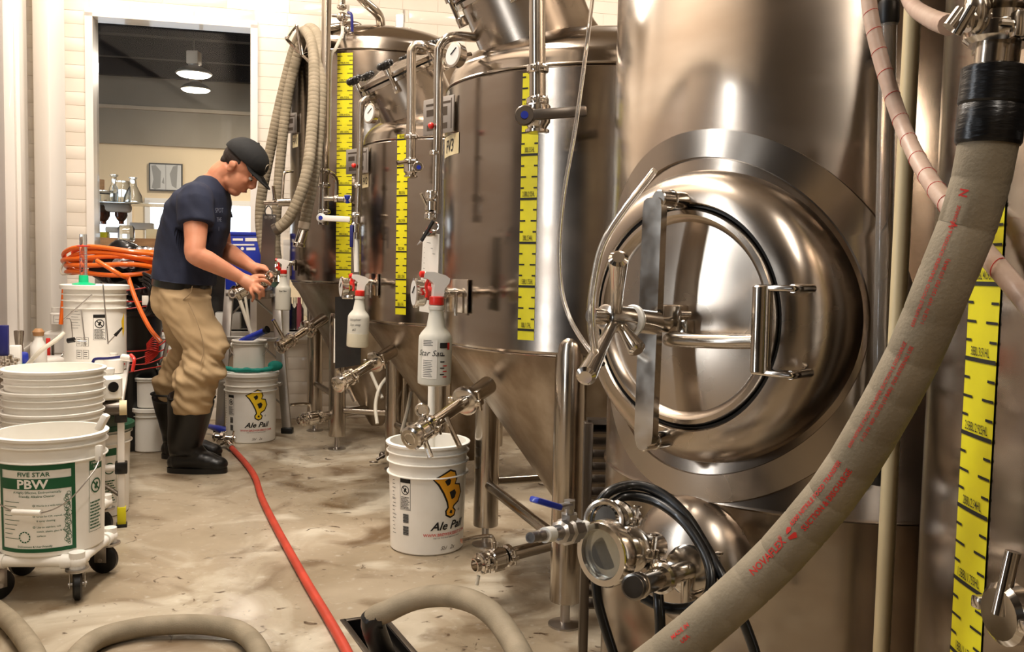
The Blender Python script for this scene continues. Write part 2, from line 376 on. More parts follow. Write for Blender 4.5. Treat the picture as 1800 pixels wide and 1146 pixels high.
# glazed wall tiles
TW, TH, TJ = .39, .0835, .003
tm = MB(); tm.box((0, 0, 0), (TW-TJ, .014, TH-TJ), bev=.0014); tme = tm.mesh('tile'); tme.materials.append(MATS['tile'])
def inopen(a, b, z0, z1):
    return (a >= s_l-.001 and b <= s_r+.001 and z0 >= z_b and z1 <= z_t) or (a >= s2l-.001 and b <= s2r+.001 and z0 >= z_b and z1 <= z2t)
def toscr(p):
    d = RC.transposed() @ (V(p)-CAM); return 900-F*d.x/d.z, 573+F*d.y/d.z
rest = MB(); ntile = 0; cand = []
cuts = [s_l, s_r, s2l, s2r]
for row in range(int(3.3/TH)):
    z0 = row*TH; z1 = z0+TH
    edges = sorted([(row % 2)*TW/2+k*TW-TW for k in range(int(SW/TW)+2)])
    spans = []
    for a in edges:
        seg_ = [max(a, 0), a+TW]
        if seg_[1] <= 0: continue
        pts = [seg_[0]]+[c for c in cuts if seg_[0]+.02 < c < seg_[1]-.02]+[seg_[1]]
        spans += list(zip(pts[:-1], pts[1:]))
    for a, b_ in spans:
        mid = (a+b_)/2
        if (s_l < mid < s_r and z_b-.02 < (z0+z1)/2 < z_t+.01) or (s2l < mid < s2r and z_b-.02 < (z0+z1)/2 < z2t+.01): continue
        px, py = toscr(bw(mid, (z0+z1)/2)); vis = (95 < px < 165 and -30 < py < 640) or (450 < px < 560 and -30 < py < 760) or (560 < px < 790 and -30 < py < 95) or (150 < px < 560 and -30 < py < 50) or (275 < px < 560 and 575 < py < 760) or (600 < px < 800 and 640 < py < 740)
        if b_-a < TW*.8 or not vis or ntile >= 298:
            wbox(rest, a+TJ/2, b_-TJ/2, z0+TJ/2, z1-TJ/2, -.02, -.0095)
        else:
            o = bpy.data.objects.new('tile', tme); COL.objects.link(o); o.parent = wb; o.location = bw(mid, (z0+z1)/2, -.0165); o.rotation_euler = (0, 0, WA); ntile += 1
r_ = struct('tile_courses', rest, 'tile', wb); r_['kind'] = 'stuff'
# left wall: low tiled wall with a ledge, a door leaf and painted posts above it
LL = 5.3; zL = .50
mb = MB(); lbox(mb, -.2, LL, 0, zL, -.15, -.012); lbox(mb, -.2, .27, zL, CH, -.15, -.012); lbox(mb, 4.99, LL, zL, CH, -.15, -.012); lbox(mb, .2, LL, 2.7, CH, -.15, -.012)
wl = struct('wall_left', mb, 'grout')
rest = MB(); nt = 0
for row in range(int(zL/TH)):
    for k in range(int(LL/TW)+1):
        a = k*TW-(row % 2)*TW/2; z0 = row*TH+.001
        if a < 0 or a+TW > LL: lbox(rest, max(a, 0)+.003, min(a+TW, LL)-.003, z0+.003, z0+TH-.003, -.02, -.0095)
        else:
            o = bpy.data.objects.new('tile', tme); COL.objects.link(o); o.parent = wl; o.location = lw(a+TW/2, z0+TH/2, -.0165); o.rotation_euler = (0, 0, atan2(LU.y, LU.x))
for row in range(6, 40):
    z0 = row*TH+.001; a0, a1 = 0, .27
    if z0 > 3.2: break
    lbox(rest, .003, .26, z0+.002, z0+TH-.002, -.02, -.0095)
r_ = struct('tile_courses', rest, 'tile', wl); r_['kind'] = 'stuff'
mb = MB(); lbox(mb, .2, LL, zL, zL+.035, -.16, .03, .008); struct('trim_1', mb, 'white_paint')
mb = MB(); lbox(mb, .28, .62, zL+.035, 2.7, -.10, .02, .006); lbox(mb, .62, .70, zL+.035, 2.7, -.07, 0, .006); struct('trim_2', mb, 'white_paint')
mb = MB(); lbox(mb, .70, 3.85, zL+.035, 2.7, -.10, -.05); struct('door_1', mb, 'door_grey'); mb = MB(); lbox(mb, 3.85, 4.66, zL+.035, 2.7, -.10, -.03); struct('door_5', mb, 'dark_steel'); mb = MB(); lbox(mb, 5.0, LL, zL+.035, 2.7, -.012, .012, .004); struct('trim_30', mb, 'dark_steel')  # dark panels beyond the grey leaf are added to darken the manway's reflection
# boxed pipe column in the corner
a0 = P(56, 300, 5.62); a1 = P(101, 300, 5.50); cc = (a0+a1)/2
mb = MB(); mb.box((cc.x+.01, cc.y+.05, CH/2), (.12, .14, CH-.02), rotz(-.25), .012); struct('trim_3', mb, 'white_paint')
# near room behind the camera
mb = MB()
for a, b_ in (((lw(LL, 0)), V((-4.2, .35, 0))), (V((-4.2, .35, 0)), V((-4.2, -3, 0)))):
    mb.add([a, b_, b_+V((0, 0, CH)), a+V((0, 0, CH))], [(0, 1, 2, 3)])
struct('wall_left_entry', mb, 'dim_wall')
mb = MB(); mb.add([V((-4.2, -3, 0)), V((2.5, -3, 0)), V((2.5, -3, CH)), V((-4.2, -3, CH))], [(0, 1, 2, 3)]); struct('wall_front', mb, 'dim_wall')
# unseen dark panels, added behind the camera for the steel tanks to mirror
for k, (x0, x1) in enumerate(((-4.1, -2.95), (-2.9, -1.8))):
    mb = MB(); mb.box(((x0+x1)/2, -2.95, 1.25), (x1-x0, .06, 2.45), None, .01); struct('door_%d' % (2+k), mb, 'dark_steel')  # not known doors: flat panels added as dark bands in the steel
mb = MB(); mb.box((.9, -2.95, 1.3), (1.2, .06, 2.5), None, .01); struct('door_4', mb, 'dark_steel')  # another added panel, out of view, mirrored dark by the tanks
for k, (x, w_, m_) in enumerate(((-1.62, .10, 'white_paint'), (-1.45, .10, 'cream_pipe'), (-1.2, .35, 'cream_wall'), (-.85, .05, 'dark_steel'), (-.62, .16, 'cream_wall'), (-.3, .05, 'dark_steel'), (-.1, .30, 'beige'), (.2, .06, 'white_paint'), (1.65, .25, 'cream_wall'), (1.95, .05, 'dark_steel'))):
    mb = MB(); mb.box((x, -2.93, 1.6), (w_, .10, 3.2), None, .01); struct('trim_%d' % (7+k), mb, m_)  # light and dark strips added out of view to streak the steel's reflections
for k, (y, w_, m_) in enumerate(((-2.0, .05, 'white_paint'), (-1.78, .08, 'cream_pipe'), (-.30, .07, 'cream_pipe'), (-2.75, .08, 'beige'))):
    mb = MB(); mb.box((-4.13, y, 1.6), (.10, w_, 3.2), None, .01); struct('trim_%d' % (20+k), mb, m_)  # more unseen strips, added for thin streaks in the tank reflections
mb = MB(); mb.box((-4.15, .02, 1.3), (.06, .5, 2.5), None, .01); struct('trim_5', mb, 'dark_steel')  # unseen panel added on the entry wall as a dark reflection
mb = MB(); mb.box((-4.15, -2.35, 1.3), (.06, 1.0, 2.5), None, .01); struct('trim_6', mb, 'dark_steel')  # second added panel, unseen, for the steel to mirror dark
p = bw(SW, 0)
mb = MB(); mb.add([V((2.3, -3, 0)), V((p.x, p.y, 0)), V((p.x, p.y, CH)), V((2.3, -3, CH))], [(0, 1, 2, 3)]); struct('wall_right', mb, 'wall_paint')
# entry window that lights the tanks from the side
mb = MB(); mb.box((-4.17, -.2, 1.75), (.04, .14, 2.4), None, .01); mb.box((-4.17, -1.6, 1.75), (.04, .14, 2.4), None, .01); mb.box((-4.17, -.9, 2.95), (.04, 1.5, .12)); mb.box((-4.17, -.9, .55), (.04, 1.5, .12))
struct('window_3', mb, 'white_paint')
area('daylight_entry', (-4.12, -.9, 1.75), .35, 2.2, 9, (.86, .93, 1.0), (0, radians(-90), 0))
mb = MB(); lbox(mb, 4.66, 4.72, zL+.035, 2.7, -.10, .01, .006); lbox(mb, 4.93, 4.99, zL+.035, 2.7, -.10, .01, .006); struct('window_7', mb, 'white_paint')
l_ = area('daylight_side_window', lw(4.825, 1.6, -.03), .08, 2.1, 13, (.90, .95, 1.0)); l_.rotation_euler = Matrix((LU, V((0, 0, 1)), LU.cross(V((0, 0, 1))))).transposed().to_euler()
if (l_.rotation_euler.to_matrix() @ V((0, 0, -1))).dot(LN) < 0: l_.rotation_euler = Matrix((-LU, V((0, 0, 1)), -LU.cross(V((0, 0, 1))))).transposed().to_euler()
# ---- window 1 and window 2 in the back wall
def frame(mb, a, b_, z0, z1, w_=.045, d0=-.15, d1=.012, sill=.05):
    wbox(mb, a-w_*.5, a+w_*.5, z0, z1, d0, d1); wbox(mb, b_-w_*.5, b_+w_*.5, z0, z1, d0, d1); wbox(mb, a-w_*.5, b_+w_*.5, z1-w_*.5, z1+w_*.5, d0, d1)
mb = MB(); frame(mb, s_l, s_r, z_b, z_t); w1 = struct('window_1', mb, 'white_paint')
mb = MB(); wbox(mb, s_l-.02, s2r+.2, z_b-.05, z_b, -.3, .07); struct('trim_4', mb, 'white_paint')
mb = MB(); wbox(mb, s_l+.02, s_r-.02, z_b, z_t-.02, -.10, -.094); pg = struct('pane', mb, 'pane_glass', w1)
mb = MB(); frame(mb, s2l, s2r, z_b, z2t, .04); w2 = struct('window_2', mb, 'white_paint')
mb = MB(); wbox(mb, s2l+.02, s2r-.02, z_b, z2t-.02, -.10, -.094); struct('pane', mb, 'pane_glass', w2)
# ---- the room beyond the window
BD = 5.2
def bbox(mb, s0, s1, z0, z1, d0, d1): wbox(mb, s0, s1, z0, z1, -d1, -d0)
mb = MB(); mb.add([bw(-4, .0, -.17), bw(6, .0, -.17), bw(6, .0, -BD-.5), bw(-4, .0, -BD-.5)], [(0, 3, 2, 1)]); struct('floor_lab', mb, 'beige')
mb = MB(); mb.add([bw(-4, 3.3, -.17), bw(6, 3.3, -.17), bw(6, 3.3, -BD-.5), bw(-4, 3.3, -BD-.5)], [(0, 1, 2, 3)]); cl = struct('ceiling_lab', mb, 'dark_ceiling')
for k in range(5):
    mb = MB(); bbox(mb, -4, 6, 3.08, 3.28, .7+k*1.0, .78+k*1.0); struct('ceiling_beam', mb, 'dark_ceiling', cl)
mb = MB()
zw0, zw1 = 1.22, 1.74
wins = [(-1.6, -.35), (-.15, 1.05), (1.55, 2.5)]
s_prev = -4
for a, b_ in wins+[(6, 6)]:
    bbox(mb, s_prev, a, 0, 2.38, BD, BD+.15); s_prev = b_
    if b_ < 6: bbox(mb, a, b_, 0, zw0, BD, BD+.15); bbox(mb, a, b_, zw1, 2.38, BD, BD+.15)
struct('wall_lab', mb, 'cream_wall')
mb = MB(); bbox(mb, -4, 6, 2.38, 3.3, BD-.04, BD+.15); gb = struct('wall_lab_upper', mb, 'grey_band')
for a in (1.42, 1.66): mb = MB(); bbox(mb, a, a+.035, 2.3, 3.2, BD-.09, BD-.05); struct('conduit', mb, 'beige', gb)
mb = MB(); bbox(mb, -4, 6, 2.78, 2.82, BD-.07, BD-.04); struct('conduit', mb, 'beige', gb)
for i, (a, b_) in enumerate(wins):
    mb = MB(); frame(mb, a, b_, zw0, zw1, .06, -BD-.12, -BD+.03); bbox(mb, (a+b_)/2-.02, (a+b_)/2+.02, zw0, zw1, BD, BD+.06); struct('window_%d' % (4+i), mb, 'white_paint')
mb = MB(); mb.add([bw(-4, 0, -.17), bw(-4, 0, -BD), bw(-4, 3.3, -BD), bw(-4, 3.3, -.17)], [(0, 1, 2, 3)]); mb.add([bw(6, 0, -.17), bw(6, 0, -BD), bw(6, 3.3, -BD), bw(6, 3.3, -.17)], [(0, 1, 2, 3)])
struct('wall_lab_side', mb, 'cream_wall')
o = area('lab_lamp', bw(1.2, 2.9, -3.4), .5, .5, 72, (1, .9, .74))
# pendant lamps
for (px, py, Y, lab) in ((341, 131, 8.6, 'upper round pendant lamp with a grey housing seen through the tall window'), (344, 158, 10.2, 'lower round pendant lamp glowing further back beyond the tall window')):
    c = P(px, py, Y); t = Thing('pendant_lamp', lab, 'lamp', c, 'pendant lamps beyond the window')
    t.part('lamp_shade', MB().turned(c, (0, 0, 1), [(.16, 0), (.165, .01), (.12, .05), (.05, .08), (.05, .09)]), 'alu')
    t.part('lamp_lens', MB().turned(c-V((0, 0, .012)), (0, 0, 1), [(.05, -.012), (.13, -.004), (.152, .012)]), 'lamp_glow')
    t.part('housing', MB().box(c+V((0, 0, .15)), (.11, .11, .12), None, .01), 'beige')
    t.part('rod', MB().cyl(c+V((0, 0, .2)), V((c.x, c.y, 3.28)), .008), 'dark_steel')
# framed picture on the far wall
fp = lambda px, py, d=0.0: PL(px, py, bw(0, 0, -BD+.03+d), WN)
a, b_ = fp(262, 286), fp(321, 337); sa, sb = (a-W0).dot(WU), (b_-W0).dot(WU); za, zb = a.z, b_.z
t = Thing('framed_picture', 'grey framed abstract picture hanging on the cream wall beyond the window', 'picture', bw((sa+sb)/2, zb, -BD+.03))
mb = MB(); wbox(mb, sa, sb, zb, za, -BD+.005, -BD+.04); t.part('frame', mb, 'pic_dark')
def pw(u, v_, e=0): return bw(sa+(sb-sa)*u, zb+(za-zb)*v_, -BD+.042+e)
mb = MB(); mb.add([pw(.04, .05), pw(.96, .05), pw(.96, .95), pw(.04, .95)], [(0, 1, 2, 3)]); cv = t.part('canvas', mb, 'pic_light')
mb = MB()
for q in (((.07, .9), (.2, .92), (.36, .7), (.34, .1), (.18, .06)), ((.62, .62), (.72, .9), (.86, .95), (.82, .1), (.68, .2)), ((.49, .05), (.51, .05), (.51, .95), (.49, .95)), ((.38, .3), (.46, .25), (.44, .5)), ((.08, .1), (.2, .04), (.13, .4))):
    mb.add([pw(u, v_, .001) for u, v_ in q], [tuple(range(len(q)))])
t.part('brush_marks', mb, 'pic_mid', cv)
# counters and things standing right behind the glass
sh0, shz = bwp(156, 356)[0]-.2, P(200, 358, 6.55).z
mb = MB(); wbox(mb, sh0, s_r+.1, P(200, 440, 6.5).z, P(200, 418, 6.5).z, -.75, -.70); single('worktop_board', mb, 'wood', 'long light wooden board edge behind the window glass under the shelf', 'worktop')
mb = MB(); wbox(mb, sh0, s_r+.1, .55, P(200, 440, 6.5).z-.003, -.74, -.68); single('dark_cabinet', mb, 'black_plastic', 'dark cabinet front below the wooden board behind the window', 'cabinet')
mb = MB(); wbox(mb, sh0, s_l+.62, shz-.01, shz, -.9, -.55)
single('glass_shelf', mb, 'glassware', 'clear shelf behind the window holding flasks and jars', 'shelf')
def onsh(px, py, Y=6.5): return P(px, py, Y)
kk = 0
for px, top, rr, kind, lab in ((161, 315, .05, 0, 'round clear flask at the far end of the shelf behind the window'), (201, 307, .035, 1, 'slim clear bottle with a wide lip on the shelf behind the window'), (215, 318, .06, 2, 'clear glass jar with a metal lid on the shelf behind the window'), (234, 312, .06, 0, 'clear conical flask nearest the picture on the shelf'), (183, 335, .085, 2, 'squat clear jar beside the slim bottle on the shelf')):
    c = onsh(px, 356); h = onsh(px, top).z-shz
    pr = {0: [(rr, 0), (rr*1.1, .01), (rr*1.0, h*.3), (rr*.4, h*.7), (rr*.36, h*.93), (rr*.5, h)], 1: [(rr, 0), (rr*1.05, .02), (rr, h*.5), (rr*.5, h*.7), (rr*.5, h*.92), (rr*.8, h*.95), (rr*.8, h)], 2: [(rr, 0), (rr*1.05, .02), (rr*1.05, h*.75), (rr*.8, h*.9), (rr*.8, h)]}[kind]
    single('glass_jar', MB().turned((c.x, c.y, shz), (0, 0, 1), pr), 'glassware', lab, 'glassware', 'glassware behind the window')
for px, w_, lab in ((168, .085, 'white paper bundle lying at the far end of the shelf'), (206, .11, 'white paper bundle lying under the jars on the shelf')):
    c = onsh(px, 350, 6.47); single('paper_bundle', MB().box((c.x, c.y, shz-.035), (w_*1.7, .08, .06), RW, .02), 'paper', lab, 'paper', 'paper bundles under the shelf')
for px, Y, lab in ((172, 6.6, 'brown glass bottle standing upside down nearest the window edge'), (182, 6.45, 'brown glass bottle standing upside down beside its pair'), (213, 6.5, 'lone brown glass bottle upside down above the square jar')):
    a = P(px, 361, Y); b2 = P(px, 394, Y); h = a.z-b2.z
    single('brown_bottle', MB().turned((a.x, a.y, a.z), (0, 0, -1), [(.038, 0), (.043, .01), (.043, h*.55), (.03, h*.75), (.018, h*.85), (.018, h)]), 'brown_glass', lab, 'bottle', 'brown bottles behind the window')
mb = MB(); c = P(222, 421, 6.4); mb.turned((c.x, c.y, P(222, 424, 6.4).z), (0, 0, 1), [(.055, 0), (.06, .01), (.06, .09), (.045, .11)], 8); single('square_jar', mb, 'glassware', 'thick clear jar in the middle of the wooden board behind the glass', 'glassware')
mb = MB(); c = P(275, 414, 6.6); mb.box(c, (.13, .1, .09), RW, .01); single('yellow_tub', mb, 'label_cream', 'pale yellow tub behind the glass beside the man', 'tub')
mb = MB(); c = P(165, 413, 6.6); mb.box(c, (.2, .1, .045), RW, .01); single('yellow_tray', mb, 'yellow', 'flat yellow tray on the board at the window edge', 'tray')
mb = MB(); c = P(172, 325, 7.5); mb.box(c, (.1, .03, .09), RW, .005); single('cardboard_box', mb, 'wood', 'small brown box high behind the round flask', 'box')
for i, (px, py, w_, h_, mt, lab) in enumerate(((250, 398, .16, .05, 'white_plastic', 'white tray of small parts behind the jar'), (300, 402, .12, .05, 'white_plastic', 'white tray nearest the man behind the glass'), (200, 404, .1, .04, 'paper', 'stack of white paper behind the brown bottles'))):
    c = P(px, py, 6.7); single('parts_tray', MB().box(c, (w_, .1, h_), RW, .008), mt, lab, 'tray')
# low view through the window beside the man: trays and bottles
zs = z_b
for i, (px, w_, h_, mt, Yd, lab) in enumerate(((395, .16, .11, 'white_plastic', .3, 'white dish rack on the window ledge beside the ladder'), (352, .1, .07, 'paper', .3, 'white tub on the ledge right behind the man'))):
    s0 = bwp(px, 560)[0]; mb = MB(); wbox(mb, s0-w_/2, s0+w_/2, zs, zs+h_, -.36, -.22); single('ledge_tub', mb, mt, lab, 'tub')
for px, mt, lab in ((508, 'darkblue', 'bottle with a dark blue label beyond the low window'), (517, 'glassware', 'clear bottle in the middle of the low window'), (525, 'pink', 'bottle with a pink label beyond the low window'), (534, 'glassware', 'clear bottle nearest the tank in the low window')):
    s0 = bwp(px, 560)[0]; p = bw(s0, zs, -.25); single('ledge_bottle', MB().turned(p, (0, 0, 1), [(.03, 0), (.032, .01), (.032, .14), (.012, .18), (.012, .22)]), mt, lab, 'bottle', 'bottles beyond the low window')
mb = MB(); a, b_ = bwp(452, 560)[0], bwp(497, 560)[0]; wbox(mb, a, b_, z_b+.005, z_b+.27, .002, .05); single('sill_panel', mb, 'beige', 'beige stone panel standing on the sill between the two windows', 'panel')
# drain channel
t = Thing('floor_drain', 'black rectangular floor drain channel with the hose end in it', 'drain', DR-V((0, 0, .12)))
R_ = basis(dx, dy, (0, 0, 1)); mb = MB()
mb.box(DR-V((0, 0, .115)), (2*DLx, 2*DLy, .01), R_)
for sx, sy, c in ((2*DLx, .008, dy*(DLy-.004)), (2*DLx, .008, -dy*(DLy-.004)), (.008, 2*DLy, dx*(DLx-.004)), (.008, 2*DLy, -dx*(DLx-.004))): mb.box(DR+c-V((0, 0, .058)), (sx, sy, .116), R_)
t.part('channel', mb, 'black_plastic')
mb = MB()
for sx, sy, c in ((2*DLx+.02, .016, dy*(DLy+.002)), (2*DLx+.02, .016, -dy*(DLy+.002)), (.016, 2*DLy, dx*DLx), (.016, 2*DLy, -dx*DLx)): mb.box(DR+c+V((0, 0, .001)), (sx, sy, .006), R_, .001)
t.part('rim', mb, 'dark_steel')
mb = MB()
for k in range(3): mb.box(DR-V((0, 0, .05))+dy*(k-1)*.045, (2*DLx-.02, .012, .015), R_)
t.part('grate_bar', mb, 'dark_steel')
# ================================================================ steel tanks
def clamp(mb, p, d, r, w_=.022, wing=True):
    """tri-clamp ring with its wing nut"""
    p, d = V(p), V(d).normalized(); x, y, _ = frame_from(d)
    mb.turned(p-d*w_*.5, d, [(r, 0), (r*1.22, w_*.2), (r*1.22, w_*.8), (r, w_)], 20)
    if wing:
        for s_ in (1, -1): mb.box(p+x*r*1.3*s_, (r*.5, w_*1.1, r*.5), basis(x, d, x.cross(d)), .002)
        q = p+x*r*1.35; mb.cyl(q-y*r*.7, q+y*r*.9, r*.13, seg=8); mb.box(q+y*r*1.0, (r*.12, r*.75, r*.32), basis(y, d, y.cross(d)), .001)
def butterfly(t, p, d, r, up, parent=None, hl=.12, hm='polished', hlab=None):
    """butterfly valve: body, clamp rings, lever"""
    p, d, up = V(p), V(d).normalized(), V(up).normalized(); mb = MB()
    mb.turned(p-d*.035, d, [(r*.95, 0), (r*1.35, .006), (r*1.35, .014), (r*1.5, .018), (r*1.5, .052), (r*1.35, .056), (r*1.35, .064), (r*.95, .07)], 22)
    for k in range(4):
        a = k*pi/2+.6; x, y, _ = frame_from(d); mb.cyl(p-d*.02+(x*cos(a)+y*sin(a))*r*1.45, p+d*.02+(x*cos(a)+y*sin(a))*r*1.45, r*.18, seg=8)
    mb.cyl(p+up*r, p+up*(r*2.3), r*.38, seg=12)
    v_ = t.part('valve_body', mb, 'polished', parent)
    side = d; mb = MB(); q = p+up*r*2.3
    mb.tube([q, q+up*.02+side*.01, q+up*.03+side*hl*.5, q+up*.032+side*hl], [r*.3, r*.3, r*.25, r*.32], 8, 4)
    t.part('lever', mb, hm, v_, hlab); return v_
def scale_strip(t, c, R, az, wid, z0, z1, zlab, dz, first, n_max=9, parent=None):
    """yellow volume scale wrapped on the shell, black ticks and figures on it"""
    fn = wrap(c, R, az, .0012); mb = MB(); h = wid/2
    mb.sheet(lambda u, v_: fn(-h+wid*u, z0+(z1-z0)*v_), 8, 1); st = t.part('scale_strip', mb, 'yellow', parent)
    f2 = wrap(c, R, az, .0020); ti = MB(); tx = MB()
    for k in range(-1, n_max):
        for q in range(4):
            z = zlab+(k+q/4)*dz
            if not z0+.003 < z < z1-.003: continue
            th = dz*.018 if q else dz*.028
            if q == 0: rect2(ti, -h, z-th, h, z+th, f2, 8)
            else:
                l = wid*(.34 if q == 2 else .21)
                for a, b_ in ((-h, -h+l), (h-l, h)): rect2(ti, a, z-th, b_, z+th, f2, 3)
        z = zlab+k*dz; n = first+k*.5
        if n > 0 and z0 < z < z1-dz*.15:
            g = lambda x: ('%.3f' % x).rstrip('0').rstrip('.')
            text(tx, '%sBBL/%sHL' % (g(n), g(n*1.17)), dz*.165, f2, 0, z+dz*.055, sx=wid/(dz*.165)*.112, bold=.004)
    t.part('tick_marks', ti, 'ink', st); t.part('figures', tx, 'ink', st)
def plate_on(t, c, R, az, z, w_, h, off, mt, name, parent=None, rad=.012):
    x = V((-sin(az), cos(az), 0)); o = V((cos(az), sin(az), 0)); p = V((c[0], c[1], z))+o*(R+off)
    mb = MB(); mb.box(p, (w_, .006, h), basis(x, -o, (0, 0, 1)), .002); return t.part(name, mb, mt, parent), p, x, o
def ferm(name, lab, C, R, z0, z1, legs, strip, no, dome_h=.165, braces=()):
    C = V(C); t = Thing(name, lab, 'tank', V((C.x, C.y, 0)), 'conical fermentation tanks')
    M = Matrix.Translation((C.x, C.y, 0))
    sh = t.part('shell', MB().lathe([(R-.012, z0), (R, z0+.012), (R, z1-.012), (R-.01, z1)], M, 96, False), 'steel')
    zb = .085; t.part('cone', MB().lathe([(.035, zb), (.05, zb+.02), (R*.5, zb+.02+(z0-zb-.02)*.46), (R-.05, z0-.06), (R-.018, z0-.02), (R-.012, z0+.001)], M, 72), 'steel_cone')
    pr = [(R-.010, z1)]+[(R*(.975-.03*0)*cos(a)**.55 if a < 1.5 else .001, z1+dome_h*(.12+.88*sin(a))) for a in [i*pi/2/14 for i in range(0, 15)]]
    t.part('dome', MB().lathe(pr, M, 96), 'steel')
    mb = MB()
    mb.torus((C.x, C.y, z1), (0, 0, 1), R-.006, .004, 96, 6); mb.torus((C.x, C.y, z0), (0, 0, 1), R-.012, .004, 96, 6)
    t.part('seam_ring', mb, 'steel', sh)
    for x, y in legs:
        d = sqrt((x-C.x)**2+(y-C.y)**2); zt = z0-(R-d)*(z0-zb)/R+.10
        mb = MB(); mb.lathe([(.046, .075), (.047, .08), (.047, zt-.05), (.044, zt-.02), (.032, zt), (.012, zt+.01)], Matrix.Translation((x, y, 0)), 24)
        lg = t.part('leg', mb, 'pipe')
        mb = MB(); mb.lathe([(.05, 0), (.05, .005), (.016, .012), (.014, .02), (.014, .08)], Matrix.Translation((x, y, 0)), 20); t.part('foot', mb, 'zinc', lg)
    for a, b_, z, r in braces:
        t.part('brace', MB().cyl((*a, z), (*b_, z), r), 'pipe')
    if strip: scale_strip(t, C, R, *strip, parent=sh)
    return t, sh
def manway(t, p0, d, rn=.18, ln=.17):
    p0, d = V(p0), V(d).normalized(); x, y, _ = frame_from(d)
    mw = t.part('manway_neck', MB().turned(p0-d*.12, d, [(rn+.03, 0), (rn+.004, .10), (rn, .14), (rn, ln+.12)], 48), 'steel_dish')
    q = p0+d*ln
    t.part('manway_flange', MB().turned(q, d, [(rn, -.004), (rn+.018, 0), (rn+.018, .014), (rn-.01, .016)], 48), 'polished', mw)
    t.part('gasket', MB().turned(q+d*.016, d, [(rn+.010, 0), (rn+.012, .003), (rn+.010, .006)], 48), 'black_rubber', mw)
    ld = t.part('manway_lid', MB().turned(q+d*.022, d, [(rn+.018, 0), (rn+.02, .004), (rn+.018, .018), (rn*.9, .022), (rn*.5, .045), (0, .055)], 48), 'steel_dish')
    for a in CLAMP_AZ:
        u = x*cos(a)+y*sin(a); b_ = q+u*(rn+.035); mb = MB()
        mb.cyl(b_-d*.04, b_+d*.06, .008, seg=10); mb.cyl(b_+d*.03, b_+d*.065, .016, seg=12); mb.box(b_-d*.035-u*.008, (.03, .022, .03), basis(u, u.cross(d), d), .003)
        bo = t.part('clamp_bolt', mb, 'polished', ld)
        mb = MB(); mb.turned(b_+d*.06, d, [(.016, 0), (.022, .006), (.03, .014), (.032, .028), (.02, .034)], 10)
        for k in range(5): e = x*cos(k*1.257)+y*sin(k*1.257); mb.ell(b_+d*.08+e*.026, (.016, .016, .016), None, 8, 6)
        t.part('clamp_knob', mb, 'black_plastic', ld)
def gauge(t, p, d, r=.036, stem=None):
    p, d = V(p), V(d).normalized(); g = t.part('pressure_gauge', MB().turned(p, d, [(r*.9, -.022), (r, -.018), (r, 0), (r*1.12, .002), (r*1.12, .008), (r*.95, .010)], 28), 'polished')
    t.part('gauge_face', MB().turned(p, d, [(r*.93, .007), (r*.93, .0105)], 28), 'pic_light', g)
    x, y, _ = frame_from(d); t.part('needle', MB().cyl(p+d*.012-x*r*.2, p+d*.012+(x+y)*r*.5, .0015, seg=6), 'ink', g)
    if stem: t.part('gauge_stem', MB().cyl(p-d*.02, stem, .008), 'polished', g)
def racking(t, a, b_, r=.019, lever=None, lever2=None):
    """side arm from the cone: ferrule, clamp, tube, valve, levers"""
    a, b_ = V(a), V(b_); d = (b_-a).normalized(); mb = MB()
    mb.turned(a-d*.12, d, [(r*1.5, 0), (r*1.35, .12)], 20); mb.turned(a, d, [(r*1.3, -.012), (r*2.0, -.008), (r*2.0, .012), (r*1.2, .016)], 24)
    ar = t.part('racking_ferrule', mb, 'polished'); mb = MB(); clamp(mb, a+d*.01, d, r*1.9); t.part('clamp_ring', mb, 'polished', ar)
    t.part('racking_arm', MB().cyl(a, b_-d*.03, r), 'polished')
    mb = MB(); clamp(mb, b_-d*.035, d, r*1.45); clamp(mb, b_+d*.045, d, r*1.45, wing=False); t.part('clamp_ring', mb, 'polished', ar)
    mb = MB(); mb.turned(b_-d*.025, d, [(r, 0), (r*1.5, .005), (r*1.5, .012), (r*1.15, .015), (r*1.6, .02), (r*1.6, .044), (r*1.15, .05), (r*1.5, .053), (r*1.5, .060), (r*1.0, .066), (r*1.0, .082), (r*.8, .083), (r*.75, .06), (.001, .06)], 20)
    x, y, _ = frame_from(d)
    for k in range(4): e = x*cos(k*pi/2)+y*sin(k*pi/2); mb.cyl(b_+e*r*1.5-d*.014, b_+e*r*1.5+d*.03, r*.22, seg=8)
    vb = t.part('valve_body', mb, 'polished')
    for l in (lever, lever2):
        if l: t.part('lever', MB().tube([b_, b_+(V(l)-b_)*.5, V(l)], [r*.55, r*.42, r*.48], 10, 3), 'polished', vb)
def bolts4(t, parent): pass
C3, R3, C2, C1 = V((.31, 3.12, 0)), .55, V((-.2, 4.5, 0)), V((-.80, 5.42, 0))
def strip_from(C, R, px, py0, py1, pyl, pyl2, nl, wpx=None, wid=.06, first=1):
    a = CY(px, (py0+py1)/2, C, R); z0, z1 = CY(px, py1, C, R).z, CY(px, py0, C, R).z
    zl, zl2 = CY(px, pyl, C, R).z, CY(px, pyl2, C, R).z
    return (azi(a, C), wid, z0, z1, zl, (zl2-zl)/nl, first)
CLAMP_AZ = [0.4+k*pi/3 for k in range(6)]
dmw = V((-.42, -.22, .88))
